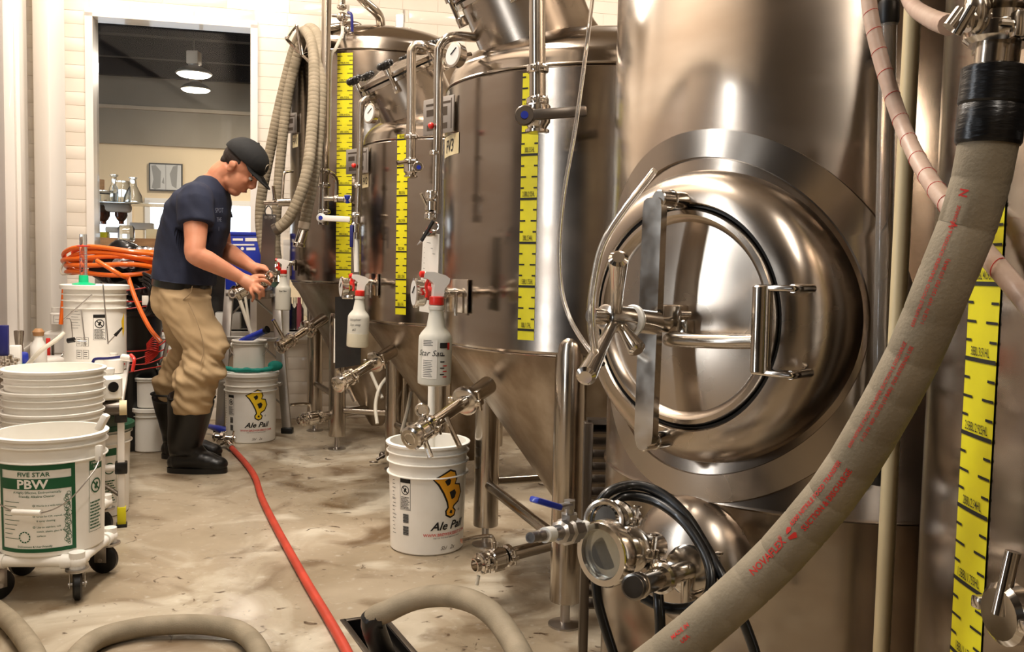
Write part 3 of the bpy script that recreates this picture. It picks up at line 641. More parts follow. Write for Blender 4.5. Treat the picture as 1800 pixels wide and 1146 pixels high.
# ---- third fermenter (nearest)
A3, B3 = FL(993, 1098), FL(853, 957); Cc = C3
back3 = [(C3.x*2-A3.x+.0, C3.y*2-A3.y-.05), (C3.x*2-B3.x, C3.y*2-B3.y)]
st3 = strip_from(C3, R3, 929, 128, 598, 580, 272, 4, wid=.054)
t3, sh3 = ferm('fermentation_tank', 'nearest conical steel fermenter with a yellow volume scale, marked FV3', C3, R3, .795, 1.625, [(A3.x, A3.y), (B3.x, B3.y)]+back3, st3, 3,
    braces=[((A3.x, A3.y), (B3.x, B3.y), .235, .019), ((B3.x, B3.y), back3[0], .24, .016)])
manway(t3, (C3.x-.25, C3.y-.22, 1.765), dmw)
# ---- second fermenter
A2, B2 = V((P(775, 700, 4.08).x, 4.08)), V((P(694, 700, 4.62).x, 4.62))
back2 = [(C2.x*2-A2.x, C2.y*2-A2.y), (C2.x*2-B2.x, C2.y*2-B2.y)]
st2 = strip_from(C2, R3, 706, 236, 553, 540, 344, 4, wid=.060)
t2, sh2 = ferm('fermentation_tank', 'middle conical steel fermenter with tilted manway lid, marked FV2', C2, R3, .782, 1.605, [tuple(A2), tuple(B2)]+back2, st2, 2,
    braces=[(tuple(A2), tuple(B2), .235, .019)])
manway(t2, (C2.x-.25, C2.y-.22, 1.755), dmw)
# ---- first fermenter (farthest)
A1, B1 = FL(592, 789), FL(553, 757)
back1 = [(C1.x*2-A1.x, C1.y*2-A1.y-.1), (P(692, 700, 5.05).x, 5.05)]
st1 = strip_from(C1, .514, 605, 93, 490, 474, 114, 12, wid=.088)
t1, sh1 = ferm('fermentation_tank', 'tallest and farthest steel fermenter with hoses hung over it', C1, .514, .94, 2.19, [(A1.x, A1.y), (B1.x, B1.y)]+back1, st1+(14,), 1, dome_h=.19,
    braces=[((A1.x, A1.y), (B1.x, B1.y), .30, .018), ((A1.x, A1.y), back1[1], .22, .018)])
# pipes and fittings of the third fermenter
Yc = 2.43
cp = MB(); cp.cyl(P(944, -60, Yc), P(945, 176, Yc), .0215, seg=24); t3.part('cleaning_pipe', cp, 'pipe')
mb = MB(); clamp(mb, P(945, 122, Yc), (0, 0, 1), .024); clamp(mb, P(945, 178, Yc), (0, 0, 1), .024); t3.part('clamp_ring', mb, 'polished')
q = P(945, 200, Yc); vb = t3.part('valve_body', MB().turned(q-V((0, 0, .052)), (0, 0, 1), [(.022, 0), (.032, .003), (.032, .01), (.024, .014), (.034, .03), (.034, .072), (.024, .082)], 24), 'polished')
h0, h1 = P(922, 203, Yc-.045), P(1033, 195, Yc-.045)
mb = MB(); hd = (h1-h0).normalized(); mb.cyl(h0+V((0, .012, 0)), h0-V((0, .008, 0)), .026, seg=20, bev=.003); mb.box(h0+(h1-h0)*.55, ((h1-h0).length*.88, .016, .028), basis(hd, (0, 1, 0), hd.cross(V((0, 1, 0)))), .006)
mb.cyl(h0, V((h0.x, q.y, q.z)), .01); lv = t3.part('lever', mb, 'dark_steel', vb)
t3.part('blue_button', MB().cyl(h0-V((0, .006, 0)), h0-V((0, .012, 0)), .010, seg=16), 'blue', lv, 'blue dot on the valve lever')
# blow-off pipe on its left side
Yb = 2.80
t3.part('blowoff_pipe', MB().tube([P(835, 66, 2.86), P(806, 64, 2.82), P(786, 68, Yb), P(774, 82, Yb), P(771, 104, Yb), P(770, 230, Yb), P(767, 375, Yb)], .0145, 14, 5), 'pipe')
mb = MB(); clamp(mb, P(764, 269, Yb), (0, 0, 1), .013, .014); clamp(mb, P(760, 342, Yb), (0, 0, 1), .018); t3.part('clamp_ring', mb, 'polished')
mb = MB(); mb.turned(P(759, 372, Yb), (0, 0, 1), [(.012, 0), (.022, .004), (.022, .03), (.014, .036), (.02, .04), (.02, .052), (.012, .056)], 18); clamp(mb, P(757, 380, Yb), (0, 0, 1), .016); mb.cyl(P(757, 378, Yb), P(740, 340, Yb-.03), .005); t3.part('blowoff_valve', mb, 'polished')
t3.part('red_button', MB().ell(P(758, 221, Yb-.02), .010), 'red')
gauge(t3, P(800, 97, 2.74), (-.75, -.65, .1), .034, P(826, 96, 2.82))
# nameplate and cream label
def nameplates(t, sh, C, R, px, py, w_, h, txt, ly, lw_, lh, ts):
    a = CY(px, py, C, R); az = azi(a, C)
    p = V((C.x+cos(az)*(R+.035), C.y+sin(az)*(R+.035), a.z)); az2 = az+.42; x = V((-sin(az2), cos(az2), 0)); o = V((cos(az2), sin(az2), 0)); m_ = MB(); m_.box(p, (w_, .006, h), basis(x, -o, (0, 0, 1)), .002); pl = t.part('nameplate', m_, 'plaque', sh)
    mb = MB(); mb.box(p-o*.013, (w_*.3, .022, h*.8), basis(x, -o, (0, 0, 1))); t.part('nameplate_bracket', mb, 'polished', sh)
    mb = MB(); b = basis(x, -o, (0, 0, 1))
    for (u, v_, uu, vv) in ((-.40, .30, .40, .36), (-.38, .02, -.1, .2), (-.02, -.02, .3, .22), (-.36, -.38, .3, -.22), (.42, -.4, .44, .42)): mb.box(p+o*.0034+x*w_*(u+uu)/2+V((0, 0, h*(v_+vv)/2)), (w_*(uu-u), .001, h*(vv-v_)), b)
    t.part('engraving', mb, 'dark_steel', pl)
    a2 = CY(px+1, ly, C, R); fn = wrap(C, R, azi(a2, C), .0015); mb = MB(); mb.sheet(lambda u, v_: fn(-lw_/2+lw_*u, a2.z-lh/2+lh*v_), 4, 1)
    lb = t.part('name_label', mb, 'label_cream', sh); mb = MB(); text(mb, txt, ts, wrap(C, R, azi(a2, C), .0025), 0, a2.z-ts*.36, bold=.01, shear=.15); t.part('lettering', mb, 'ink', lb)
nameplates(t3, sh3, C3, R3, 790, 205, .16, .115, 'FV3', 256, .17, .065, .056)
nameplates(t2, sh2, C2, R3, 641, 284, .16, .115, 'FV2', 318, .10, .062, .046)
nameplates(t1, sh1, C1, .514, 518, 218, .13, .11, 'FV1', 248, .09, .07, .05)
# racking arms
racking(t3, P(822, 702, 2.72), P(741, 758, 2.52), .0195, P(757, 804, 2.50), None)
mb = MB(); mb.tube([P(785, 735, 2.58), P(797, 762, 2.55), P(808, 785, 2.52)], .0075, 8, 3); t3.part('drain_pin', mb, 'polished')
mb = MB(); mb.torus(P(742, 721, 2.53), (0, 1, .2), .017, .0045, 20, 6); mb.cyl(P(746, 731, 2.53), P(752, 745, 2.54), .005); t3.part('clamp_eye', mb, 'polished')
racking(t2, P(662, 634, 4.10), P(607, 668, 3.92), .021, P(624, 706, 3.90), P(593, 651, 3.92))
racking(t1, P(543, 577, 4.98), P(503, 603, 4.85), .022, P(480, 562, 4.80), None)
# sample plates, cocks and gauges on the shells
def sampler(t, sh, C, R, px, py, w_, h, gp, gd, gr):
    a = CY(px, py, C, R); az = azi(a, C); pl, p, x, o = plate_on(t, C, R, az, a.z, w_, h, .004, 'polished', 'sample_plate', sh)
    mb = MB(); q = p+V((0, 0, .01)); mb.cyl(q, q+o*.08, .014); clamp(mb, q+o*.05, o, .017); mb.cyl(q+o*.05, q+o*.05-V((0, 0, .06)), .008); mb.ell(q+o*.1, .02); gq = V(gp)
    mb.cyl(q+o*.09, gq-V(gd).normalized()*.03, .010); mb.cyl(q+o*.02+x*.03, q+o*.02+x*.03-V((0, 0, .07)), .006); clamp(mb, (q+gq)/2, (gq-q), .016)
    t.part('sample_valve', mb, 'polished', pl); gauge(t, gq, gd, gr)
    mb = MB(); m_ = q+(gq-q)*.72; mb.turned(m_, (gq-q), [(.008, 0), (.020, .004), (.020, .012), (.008, .016)], 14); mb.box(m_+V((0, 0, .03)), (.012, .008, .05), None, .003); t.part('red_tap', mb, 'red', pl, 'red tap handle')
sampler(t3, sh3, C3, R3, 806, 520, .145, .105, P(733, 515, 2.56), (-1, -.35, 0), .038)
sampler(t2, sh2, C2, R3, 655, 500, .12, .10, P(603, 505, 3.92), (-1, -.4, 0), .042)
sampler(t1, sh1, C1, .514, 516, 466, .08, .06, P(480, 478, 4.95), (-1, -.3, 0), .02)
# bottom outlets
def outlet(t, C, a, b_, lever, r=.022):
    mb = MB(); mb.tube([V((C.x, C.y, .10)), V((C.x, C.y, b_.z+.01)), V((C.x, C.y, b_.z))+(b_-V((C.x, C.y, b_.z)))*.1, b_], r, 14, 5); t.part('outlet_pipe', mb, 'pipe')
    d = (V(a)-b_).normalized(); mb = MB(); clamp(mb, b_, d, r*1.3); clamp(mb, a, d, r*1.3); mb.turned(V(a), d, [(r, 0), (r*1.4, .004), (r*1.4, .012), (r, .016), (r, .03), (r*.8, .031), (r*.8, 0)], 20); t.part('clamp_ring', mb, 'polished')
    butterfly(t, (V(a)+b_)/2, d, r*1.1, lever)
outlet(t3, C3, P(848, 990, 2.78), P(893, 976, 2.84), (-.1, 0, 1), .022)
outlet(t2, C2, P(742, 820, 3.95), P(760, 812, 4.0), (-.1, 0, 1), .022)
outlet(t1, C1, P(533, 738, 4.95), P(562, 733, 5.02), (-.1, 0, 1), .024)
t3.part('drip_tube', MB().cyl(P(841, 1012, 2.76), P(838, 1028, 2.76), .006), 'milky_tube')
# pipes of the second fermenter
Yc2 = 3.85
t2.part('cleaning_pipe', MB().tube([P(850, 118, 4.3), P(790, 96, 4.0), P(755, 83, Yc2), P(735, 79, Yc2), P(725, 88, Yc2), P(723, 106, Yc2), P(723, 180, Yc2), P(722, 284, Yc2)], .020, 14, 5), 'pipe')
mb = MB(); clamp(mb, P(723, 240, Yc2), (0, 0, 1), .024); clamp(mb, P(722, 283, Yc2), (0, 0, 1), .024); mb.turned(P(722, 313, Yc2), (0, 0, 1), [(.018, 0), (.028, .004), (.028, .01), (.02, .014), (.03, .025), (.03, .055), (.02, .065)], 20); mb.cyl(P(716, 284, Yc2-.03), P(698, 287, Yc2-.05), .009); t2.part('valve_body', mb, 'polished')
mb = MB(); mb.cyl(P(735, 293, Yc2-.03), P(735, 293, Yc2-.05), .022, seg=16, bev=.003); l2 = t2.part('lever_hub', mb, 'polished'); t2.part('blue_button', MB().cyl(P(736, 294, Yc2-.05), P(736, 294, Yc2-.056), .009, seg=14), 'blue', l2)
Yb2 = 4.12
t2.part('blowoff_pipe', MB().tube([P(668, 172, 4.2), P(650, 172, 4.14), P(638, 178, Yb2), P(634, 192, Yb2), P(633, 260, Yb2), P(627, 420, Yb2)], .0145, 12, 5), 'pipe')
mb = MB(); clamp(mb, P(629, 326, Yb2), (0, 0, 1), .014); clamp(mb, P(626, 378, Yb2), (0, 0, 1), .018); mb.turned(P(625, 410, Yb2), (0, 0, 1), [(.01, 0), (.022, .004), (.022, .04), (.012, .05)], 16); t2.part('clamp_ring', mb, 'polished')
t2.part('blowoff_hose', MB().cyl(P(625, 408, Yb2), P(627, 478, Yb2), .012), 'white_plastic')
t2.part('blue_lever', MB().box(P(618, 415, Yb2-.03), (.016, .012, .10), None, .004), 'darkblue', None, 'dark blue valve lever')
t2.part('red_button', MB().ell(P(622, 291, Yb2-.02), .011), 'red')
gauge(t2, P(652, 200, 4.06), (-.75, -.65, .1), .040, P(664, 199, 4.14))
# pipes over the first fermenter
Yf = 4.72
t1.part('cleaning_pipe', MB().cyl(P(575, -60, Yf), P(568, 395, Yf), .0245, seg=20), 'pipe')
mb = MB()
for y in (301, 326, 372): clamp(mb, P(570, y, Yf), (0, 0, 1), .026)
t1.part('clamp_ring', mb, 'polished')
t1.part('side_pipe', MB().tube([P(572, 303, Yf), P(584, 306, Yf+.02), P(591, 318, Yf+.05), P(591, 345, Yf+.05)], .012, 10, 4), 'pipe')
t1.part('side_pipe', MB().cyl(P(570, 349, Yf-.02), P(606, 350, Yf-.02), .014), 'pipe')
mb = MB(); clamp(mb, P(591, 349, Yf-.02), (1, 0, 0), .017); mb.turned(P(604, 350, Yf-.02), (1, 0, 0), [(.014, 0), (.02, .005), (.02, .04), (.01, .05)], 14); t1.part('valve_body', mb, 'polished')
t1.part('blue_tap', MB().turned(P(611, 350, Yf-.03), (0, -.3, 1), [(.012, -.02), (.012, .0), (.016, .004), (.016, .02), (.006, .022)], 12), 'blue', None, 'small blue valve cap')
h0, h1 = P(564, 383, Yf-.07), P(616, 386, Yf-.07); hd = (h1-h0).normalized()
mb = MB(); mb.cyl(h0, h0+V((0, .03, 0)), .024, seg=18, bev=.003); mb.box(h0+(h1-h0)*.5, ((h1-h0).length, .014, .030), basis(hd, (0, 1, 0), hd.cross(V((0, 1, 0)))), .006); lv = t1.part('lever', mb, 'white_paint')
t1.part('blue_button', MB().cyl(h0-V((0, .001, 0)), h0-V((0, .008, 0)), .011, seg=14), 'blue', lv)
t1.part('inlet_pipe', MB().tube([P(610, -30, 5.0), P(640, 2, 5.05), P(660, 20, 5.1), P(668, 33, 5.15), P(670, 60, 5.2)], .026, 14, 5), 'pipe')
mb = MB(); clamp(mb, P(670, 55, 5.2), (0, 0, 1), .032); t1.part('clamp_ring', mb, 'polished')
t1.part('spray_pipe', MB().tube([P(575, 50, 5.0), P(606, 45, 5.02), P(624, 44, 5.05), P(635, 52, 5.1), P(638, 75, 5.15)], .020, 14, 5), 'pipe')
mb = MB(); mb.cyl(P(600, -20, 4.95), P(601, 16, 4.95), .020); mb.ell(P(602, 30, 4.95), (.032, .03, .026)); mb.cyl(P(584, 27, 4.95), P(620, 30, 4.95), .009); mb.cyl(P(601, 32, 4.95), P(602, 46, 4.95), .010); clamp(mb, P(601, 12, 4.95), (0, 0, 1), .022); mb.ell(P(612, 53, 4.98), (.03, .03, .026))
t1.part('manifold_valve', mb, 'polished')
t1.part('blue_lever', MB().tube([P(612, 22, 4.92), P(618, 27, 4.9), P(619, 56, 4.9)], .008, 8, 3), 'darkblue', None, 'dark blue valve lever')
t1.part('yellow_tube', MB().tube([P(602, 46, 4.95), P(601, 62, 4.93), P(590, 85, 4.85), P(581, 110, 4.8), P(579, 250, 4.8)], .009, 8, 5), 'milky_tube')
t1.part('lifting_lug', MB().box(P(703, 48, 5.25), (.05, .012, .14), None, .004), 'alu'); t1.part('vent_stub', MB().cyl(P(716, 68, 5.3), P(719, 50, 5.3), .018), 'polished')
t1.part('side_manway', MB().turned(P(543, 345, 5.16), (-.92, -.38, 0), [(.17, -.05), (.165, .0), (.15, .02), (.1, .03), (0, .035)], 36), 'steel_dish')
mb = MB(); mb.tube([P(515, 301, 4.93), P(505, 302, 4.9), P(499, 308, 4.88), P(496, 352, 4.86)], .0075, 8, 4); mb.cyl(P(464, 357, 4.85), P(505, 356, 4.86), .013); mb.cyl(P(488, 356, 4.85), P(510, 355, 4.87), .022); mb.cyl(P(483, 352, 4.84), P(480, 327, 4.84), .009); t1.part('manway_handle', mb, 'polished')
mb = MB(); mb.tube([P(530, 97, 4.9), P(523, 52, 4.9), P(519, 47, 4.9), P(506, 65, 4.9), P(507, 72, 4.9), P(545, 110, 5.0)], .009, 8, 4); t1.part('hose_hook', mb, 'polished')
# ================================================================ the big tank with the side manway
CB, RB = V((.684, 1.986, 0)), .469
tb = Thing('bright_tank', 'large steel tank with an open-clamp round manway door facing the aisle', 'tank', (CB.x, CB.y, 0))
M = Matrix.Translation((CB.x, CB.y, 0)); zs_ = CY(1290, 890, CB, RB).z
shb = tb.part('shell', MB().lathe([(RB, .02), (RB, zs_-.004), (RB+.004, zs_), (RB, zs_+.006), (RB, 2.45), (RB*.9, 2.55), (RB*.5, 2.66), (0, 2.7)], M, 128), 'steel')
MA = radians(222); zm_off = -.008; ax = V((cos(MA), sin(MA), 0)); sx_ = V((-sin(MA), cos(MA), 0))   # manway axis outwards, and viewer's right
if sx_.x < 0: sx_ = -sx_
zm = P(1285, 547, 1.755).z+zm_off
def mp(s_, z, h): return V((CB.x, CB.y, zm))+ax*h+sx_*s_+V((0, 0, z))
def mpx(px, py, h): return PL(px, py, mp(0, 0, h), ax)
hc = .325
mb = MB(); seg = 96; ro, ri = .345, .285
# collar ring sits flat, its skirt follows the round shell
rings = [[], [], [], []]
for j in range(seg):
    a = 2*pi*j/seg; ca, sa_ = cos(a), sin(a); s_ = ro*1.005*ca; hs = sqrt(max(RB**2-s_**2, 0))-.004
    rings[0].append(mp(s_, ro*1.005*sa_, min(hs, hc+.02))); rings[1].append(mp(ro*.985*ca, ro*.985*sa_, max(hc+.006, sqrt(RB**2-(ro*.985*ca)**2)+.004))); s2 = ri*ca; rings[2].append(mp(ri*1.02*ca, ri*1.02*sa_, max(hc+.008, sqrt(RB**2-(ri*ca)**2)+.004)))
    rings[3].append(mp(ri*.99*ca, ri*.99*sa_, max(hc+.008, sqrt(RB**2-(ri*ca)**2)+.004)-.02))
mb.loft(rings, False, False); col = tb.part('manway_collar', mb, 'steel_dish', shb)
def mring(r, h): return [mp(r*cos(2*pi*j/seg), r*sin(2*pi*j/seg), h) for j in range(seg)]
prof = [(.280, .28), (.278, .425), (.274, .452), (.265, .474), (.251, .492), (.235, .504), (.220, .510), (.207, .512), (.204, .508), (.203, .47)]
mb = MB(); mb.loft([mring(r, h) for r, h in prof], False, False); tb.part('manway_neck', mb, 'steel_dish')
mb = MB(); mb.loft([mring(.2035, .485), mring(.2035, .504), mring(.199, .506), mring(.197, .485)], False, False); tb.part('door_gasket', mb, 'black_rubber')
hd_ = .478
mb = MB(); mb.loft([mring(r, h) for r, h in ((.1965, .485), (.1965, .508), (.193, .514), (.185, .516), (.178, .512), (.172, .502), (.14, .507), (.08, .515), (.03, .518), (.001, .519))], False, True); door = tb.part('manway_door', mb, 'steel_dish')
# clamp bar across the door
hb = .575; b_t, b_b = mpx(1152, 348, hb), mpx(1135, 782, hb); bd = (b_t-b_b).normalized()
mb = MB(); w0 = .021
def barpt(u, w_, dd): return b_b+(b_t-b_b)*u+sx_*w_+ax*dd
k = [barpt(u, w_, dd) for u in (0, .03, .97, 1) for w_, dd in ((0, 0),)]
sh_ = [(0, -.6), (.012, -.9), (.05, -1), (.95, -1), (.988, -.9), (1, -.6), (1, .6), (.988, .9), (.95, 1), (.05, 1), (.012, .9), (0, .6)]
fr_ = [barpt(u, w_*w0, .008) for u, w_ in sh_]; bk = [barpt(u, w_*w0, -.008) for u, w_ in sh_]; mb.loft([bk, fr_]); bar = tb.part('clamp_bar', mb, 'polished')
for (px, py), (qx, qy) in (((1160, 349), (1194, 349)), ((1130, 778), (1166, 778))):
    a = mpx(px, py, hb); mb = MB(); mb.cyl(a+ax*.004, a-ax*(hb-.475), .0155, seg=20, bev=.002); mb.torus(a-ax*.03, ax, .016, .002, 20, 6); tb.part('bar_pin', mb, 'polished', bar)
# spindle, hub, star handle
sp = mpx(1130, 565, hb); mb = MB()
ps = V((sp.x, sp.y, sp.z)); hub = mpx(1083, 560, .67)
axs = (hub-mpx(1178, 572, .53)).normalized()
base = mpx(1178, 572, .53); Ls = (hub-base).length
mb.cyl(base, hub+axs*.055, .0115, seg=18); mb.cyl(base-axs*.0, base+axs*Ls*.45, .014, seg=18); mb.cyl(hub+axs*.02, hub+axs*.06, .0135, seg=18); tb.part('spindle', mb, 'polished', bar)
mb = MB(); mb.turned(hub-axs*.032, axs, [(.020, 0), (.024, .003), (.024, .034), (.022, .06), (.018, .062)], 28); mb.turned(mpx(1140, 566, .595)-axs*.02, axs, [(.019, 0), (.021, .002), (.021, .05), (.019, .052)], 24); hb_ = tb.part('hub', mb, 'polished', bar)
tb.part('washer', MB().turned(hub-axs*.045, axs, [(.026, 0), (.028, .002), (.028, .006), (.026, .008)], 28), 'white_plastic', bar, 'white plastic washer')
for tip in (P(1087, 452, 1.40), P(1029, 663, 1.35), P(1122, 618, 1.50)):
    d = (tip-hub).normalized(); L_ = (tip-hub).length; tb.part('handle_arm', MB().turned(hub, d, [(.0095, .01), (.0105, L_*.45), (.0155, L_-.012), (.0155, L_-.004), (.010, L_)], 18), 'polished', hb_)
mb = MB(); a = mpx(1186, 560, .53); mb.box(a, (.042, .03, .05), basis(sx_, ax, (0, 0, 1)), .004); mb.cyl(mpx(1195, 552, .55), mpx(1212, 552, .53), .006); mb.box(a-V((0, 0, .018))+sx_*.02, (.03, .025, .035), basis(sx_, ax, (0, 0, 1)), .003); tb.part('door_boss', mb, 'polished', door)
tb.part('hinge_rod', MB().tube([mpx(1176, 597, .54), mpx(1190, 598, .555), mpx(1260, 600, .56), mpx(1330, 600, .555)], .0125, 16, 4), 'pipe', door)
ht, hbm = mpx(1341, 502, .56), mpx(1336, 655, .56); mb = MB(); mb.cyl(ht, hbm, .0165, seg=24, bev=.002); hp = tb.part('hinge_pin', mb, 'pipe', door)
for pz in (mpx(1354, 506, .555), mpx(1350, 655, .555)):
    mb = MB(); mb.box(pz+sx_*.012-ax*.004, (.075, .034, .010), basis(sx_, ax, (0, 0, 1)), .004); mb.cyl(pz+sx_*.04, pz+sx_*.04-ax*.06, .007); tb.part('hinge_bracket', mb, 'polished', hp)
# lower cluster: angled port dome with three clamped ports
pa = CY(1200, 975, CB, RB); az_ = azi(pa, CB)-.18; po = V((cos(az_), sin(az_), -.0)).normalized()
xx = V((-sin(az_), cos(az_), 0)); 
pc = CY(1215, 985, CB, RB)+V((0, 0, .0)); po = V((pc.x-CB.x, pc.y-CB.y, 0)).normalized()
mb = MB(); mb.turned(pc-po*.03, po, [(.128, -.03), (.126, .02), (.118, .048), (.098, .072), (.07, .088), (.03, .096), (0, .098)], 40); pd = tb.part('port_dome', mb, 'steel_dish', shb)
mb = MB(); plx = CY(1240, 960, CB, RB); mb.box(V((plx.x, plx.y, plx.z))+po*.004, (.30, .004, .20), basis(xx, po, (0, 0, 1)), .002); 
# sight glass port
def port(name, a, b_, r, glass=None, wing=True, cap=True):
    a, b_ = V(a), V(b_); d = (b_-a).normalized(); L_ = (b_-a).length; p_ = tb.part(name, MB().cyl(a, b_, r, seg=24), 'polished', shb)
    mb = MB(); clamp(mb, a+d*L_*.55, d, r*1.25, .02, wing); tb.part('clamp_ring', mb, 'polished', shb); return p_, d
g0, g1 = P(1128, 958, 1.46), P(1066, 972, 1.345)
port('sight_port', P(1150, 960, 1.52), g1, .024)
dg = V((-.72, -.68, .02)).normalized(); mb = MB(); mb.turned(g1-dg*.02, dg, [(.030, 0), (.045, .005), (.050, .010), (.050, .028), (.047, .034), (.038, .034), (.036, .02), (.02, .018)], 36); sg = tb.part('sight_glass_ring', mb, 'polished', shb)
tb.part('sight_glass', MB().turned(g1+dg*.004, dg, [(.038, 0), (.038, .005)], 32), 'glassware', shb)
port('valve_port', P(1110, 912, 1.55), P(1062, 912, 1.44), .020)
mb = MB(); e = (P(1062, 912, 1.42)-P(1110, 912, 1.55)).normalized(); mb.torus(P(1062, 915, 1.43), e, .030, .005, 28, 8); tb.part('clamp_ring', mb, 'polished', shb)
# ball valve with blue handle, tape and hose barb
v0, v1 = P(1045, 925, 1.40), P(932, 945, 1.22); vd = (v1-v0).normalized(); Lv = (v1-v0).length
mb = MB(); mb.cyl(v0, v1, .0075, seg=14); mb.turned(v0+vd*Lv*.28, vd, [(.012, 0), (.017, .004), (.017, .018), (.021, .022), (.021, .042), (.017, .046), (.017, .062), (.012, .066)], 8)
mb.turned(v1-vd*.035, vd, [(.0085, 0), (.0075, .006), (.009, .008), (.0065, .02), (.008, .022), (.0055, .035)], 12); q = v0+vd*(Lv*.28+.032); mb.cyl(q, q+V((0, 0, .04)), .007); mb.cyl(q+V((0, 0, .018)), q+V((0, 0, .026)), .013, seg=6)
bv = tb.part('ball_valve', mb, 'zinc'); mb = MB(); mb.cyl(v0+vd*Lv*.16, v0+vd*Lv*.28, .0115); mb.cyl(v0+vd*Lv*.70, v0+vd*Lv*.80, .011); tb.part('thread_tape', mb, 'white_plastic', bv, 'white thread tape')
l0, l1 = q+V((0, 0, .04)), P(942, 879, 1.24); mid = P(978, 890, 1.27); mb = MB(); mb.box((l0+mid)/2, ((l0-mid).length, .014, .004), basis(mid-l0, V((0, 0, 1)).cross(mid-l0), (0, 0, 1)), .001); mb.cyl(l0-V((0, 0, .006)), l0+V((0, 0, .006)), .009, seg=6); tb.part('lever_stem', mb, 'zinc', bv)
mb = MB(); xd = (l1-mid).normalized(); mb.box((l1+mid)/2, ((l1-mid).length+.01, .018, .009), basis(xd, V((0, 0, 1)).cross(xd), xd.cross(V((0, 0, 1)).cross(xd))), .003); tb.part('blue_lever', mb, 'blue', bv, 'blue valve lever sleeve')
# angled pipe port with clamps
port('drain_port', P(1215, 1000, 1.50), P(1113, 1032, 1.27), .0155, wing=False)
s0_, s1_ = P(1215, 1000, 1.50), P(1113, 1032, 1.27); sd = (s1_-s0_).normalized()
mb = MB(); clamp(mb, s0_+sd*.01, sd, .034, .022); clamp(mb, s1_-sd*.02, sd, .016, .006, False); mb.turned(s1_-sd*.006, sd, [(.013, 0), (.019, .001), (.019, .004), (.013, .005)], 20); mb.cyl(P(1210, 1050, 1.47), P(1240, 1068, 1.44), .008); mb.box(P(1205, 1028, 1.46), (.012, .02, .07), None, .003); tb.part('clamp_ring', mb, 'polished', shb)
# louvred guard beside the tank
gl0 = P(1041, 760, 2.25); t = Thing('louvred_guard', 'dark louvred metal guard standing between the nearest fermenter and the manway tank', 'guard', (gl0.x, 2.25, 0))
zt = P(1041, 742, 2.25).z; 
mb = MB(); 
for px in (1033,): a = P(px, 800, 2.25); mb.box((a.x, 2.25, zt/2), (.022, .04, zt), None, .002)
mb.box((P(1046, 800, 2.25).x+.03, 2.27, zt), (.1, .04, .012)); t.part('frame', mb, 'dark_steel')
for k in range(15):
    z = zt-.02-k*.032; t.part('slat', MB().box((P(1050, 800, 2.25).x+.03, 2.265, z), (.09, .03, .006), Matrix.Rotation(.5, 3, 'X')), 'dark_steel')
# ================================================================ right-hand tank
CT, RT = V((1.10, .957, 0)), .60
tt = Thing('fermentation_tank', 'cropped steel tank at the picture edge with a wide yellow scale behind the beige hose', 'tank', (CT.x, CT.y, 0), 'conical fermentation tanks')
M = Matrix.Translation((CT.x, CT.y, 0)); sht = tt.part('shell', MB().lathe([(RT, .3), (RT, 2.2), (RT*.9, 2.3), (0, 2.45)], M, 128), 'steel')
for k in range(3):
    a = k*2.1+.6; tt.part('leg', MB().cyl((CT.x+.45*cos(a), CT.y+.45*sin(a), 0), (CT.x+.45*cos(a), CT.y+.45*sin(a), .32), .04), 'pipe')
pT = CY(1717, 765, CT, RT); zz = [CY(1717+(1000-y)*.08*0, y, CT, RT).z for y in (1022, 358)]
zl0 = CY(1692, 1021, CT, RT).z; zl1 = CY(1775, 358, CT, RT).z
scale_strip(tt, CT, RT, azi(pT, CT), .066, .45, 1.62, zl0, (zl1-zl0)/5, 1.5, 14, sht)
mb = MB(); a = CY(1838, 1075, CT, RT); o = V((cos(azi(a, CT)), sin(azi(a, CT)), 0)); mb.cyl(a, a+o*.05, .02); clamp(mb, a+o*.04, o, .024); mb.cyl(a+o*.05, a+o*.05+V((.01, 0, .06)), .007); tt.part('sample_valve', mb, 'polished', sht)
# sight tube with black caps on the manway tank
ga, gb_ = P(1562, 22, 1.47), P(1546, 832, 1.47); dgt = (ga-gb_).normalized()
tb.part('sight_tube', MB().cyl(gb_, ga, .0135, seg=20), 'acrylic')
for p_, s_ in ((ga, 1), (gb_, -1)): tb.part('tube_cap', MB().turned(p_-dgt*.018, dgt, [(.0145, 0), (.0165, .004), (.0165, .03), (.0145, .036)], 20), 'black_rubber')
single('cream_pipe', MB().cyl(P(1607, -40, 1.40), V((P(1549, 1140, 1.36).x, 1.36, 0)), .0125, seg=20), 'cream_pipe', 'tall cream plastic pipe standing between the manway tank and the cropped tank', 'pipe')
# ================================================================ hoses
def hose(name, pts, r, m, lab, cat='hose', seg=14, n=7, group=None, rib=0):
    pp = smooth_path(pts, n); mb = MB()
    if rib:
        # wrapped hose: shallow groove every rib metres
        L = 0; q = [pp[0]]; cum = [0]
        for a, b_ in zip(pp, pp[1:]): L += (b_-a).length; cum.append(L)
        out, rr = [], []; k = 0; x = 0
        stops = []
        while x < L: stops += [(x, 1.0), (x+rib*.90, 1.0), (x+rib*.95, .980)]; x += rib
        for x, f in stops:
            if x > L: break
            while k < len(cum)-2 and cum[k+1] < x: k += 1
            u = (x-cum[k])/max(cum[k+1]-cum[k], 1e-9); out.append(pp[k].lerp(pp[k+1], u)); rr.append(r*f)
        T = [(out[min(i+1, len(out)-1)]-out[max(i-1, 0)]).normalized() for i in range(len(out))]; xx, _, _ = frame_from(T[0]); rings = []
        for i, p in enumerate(out):
            xx = (xx-T[i]*xx.dot(T[i])).normalized(); y = T[i].cross(xx); rings.append([p+(xx*cos(2*pi*j/seg)+y*sin(2*pi*j/seg))*rr[i] for j in range(seg)])
        mb.loft(rings)
    else: mb.tube(pp, r, seg, sm=False)
    return mb, pp
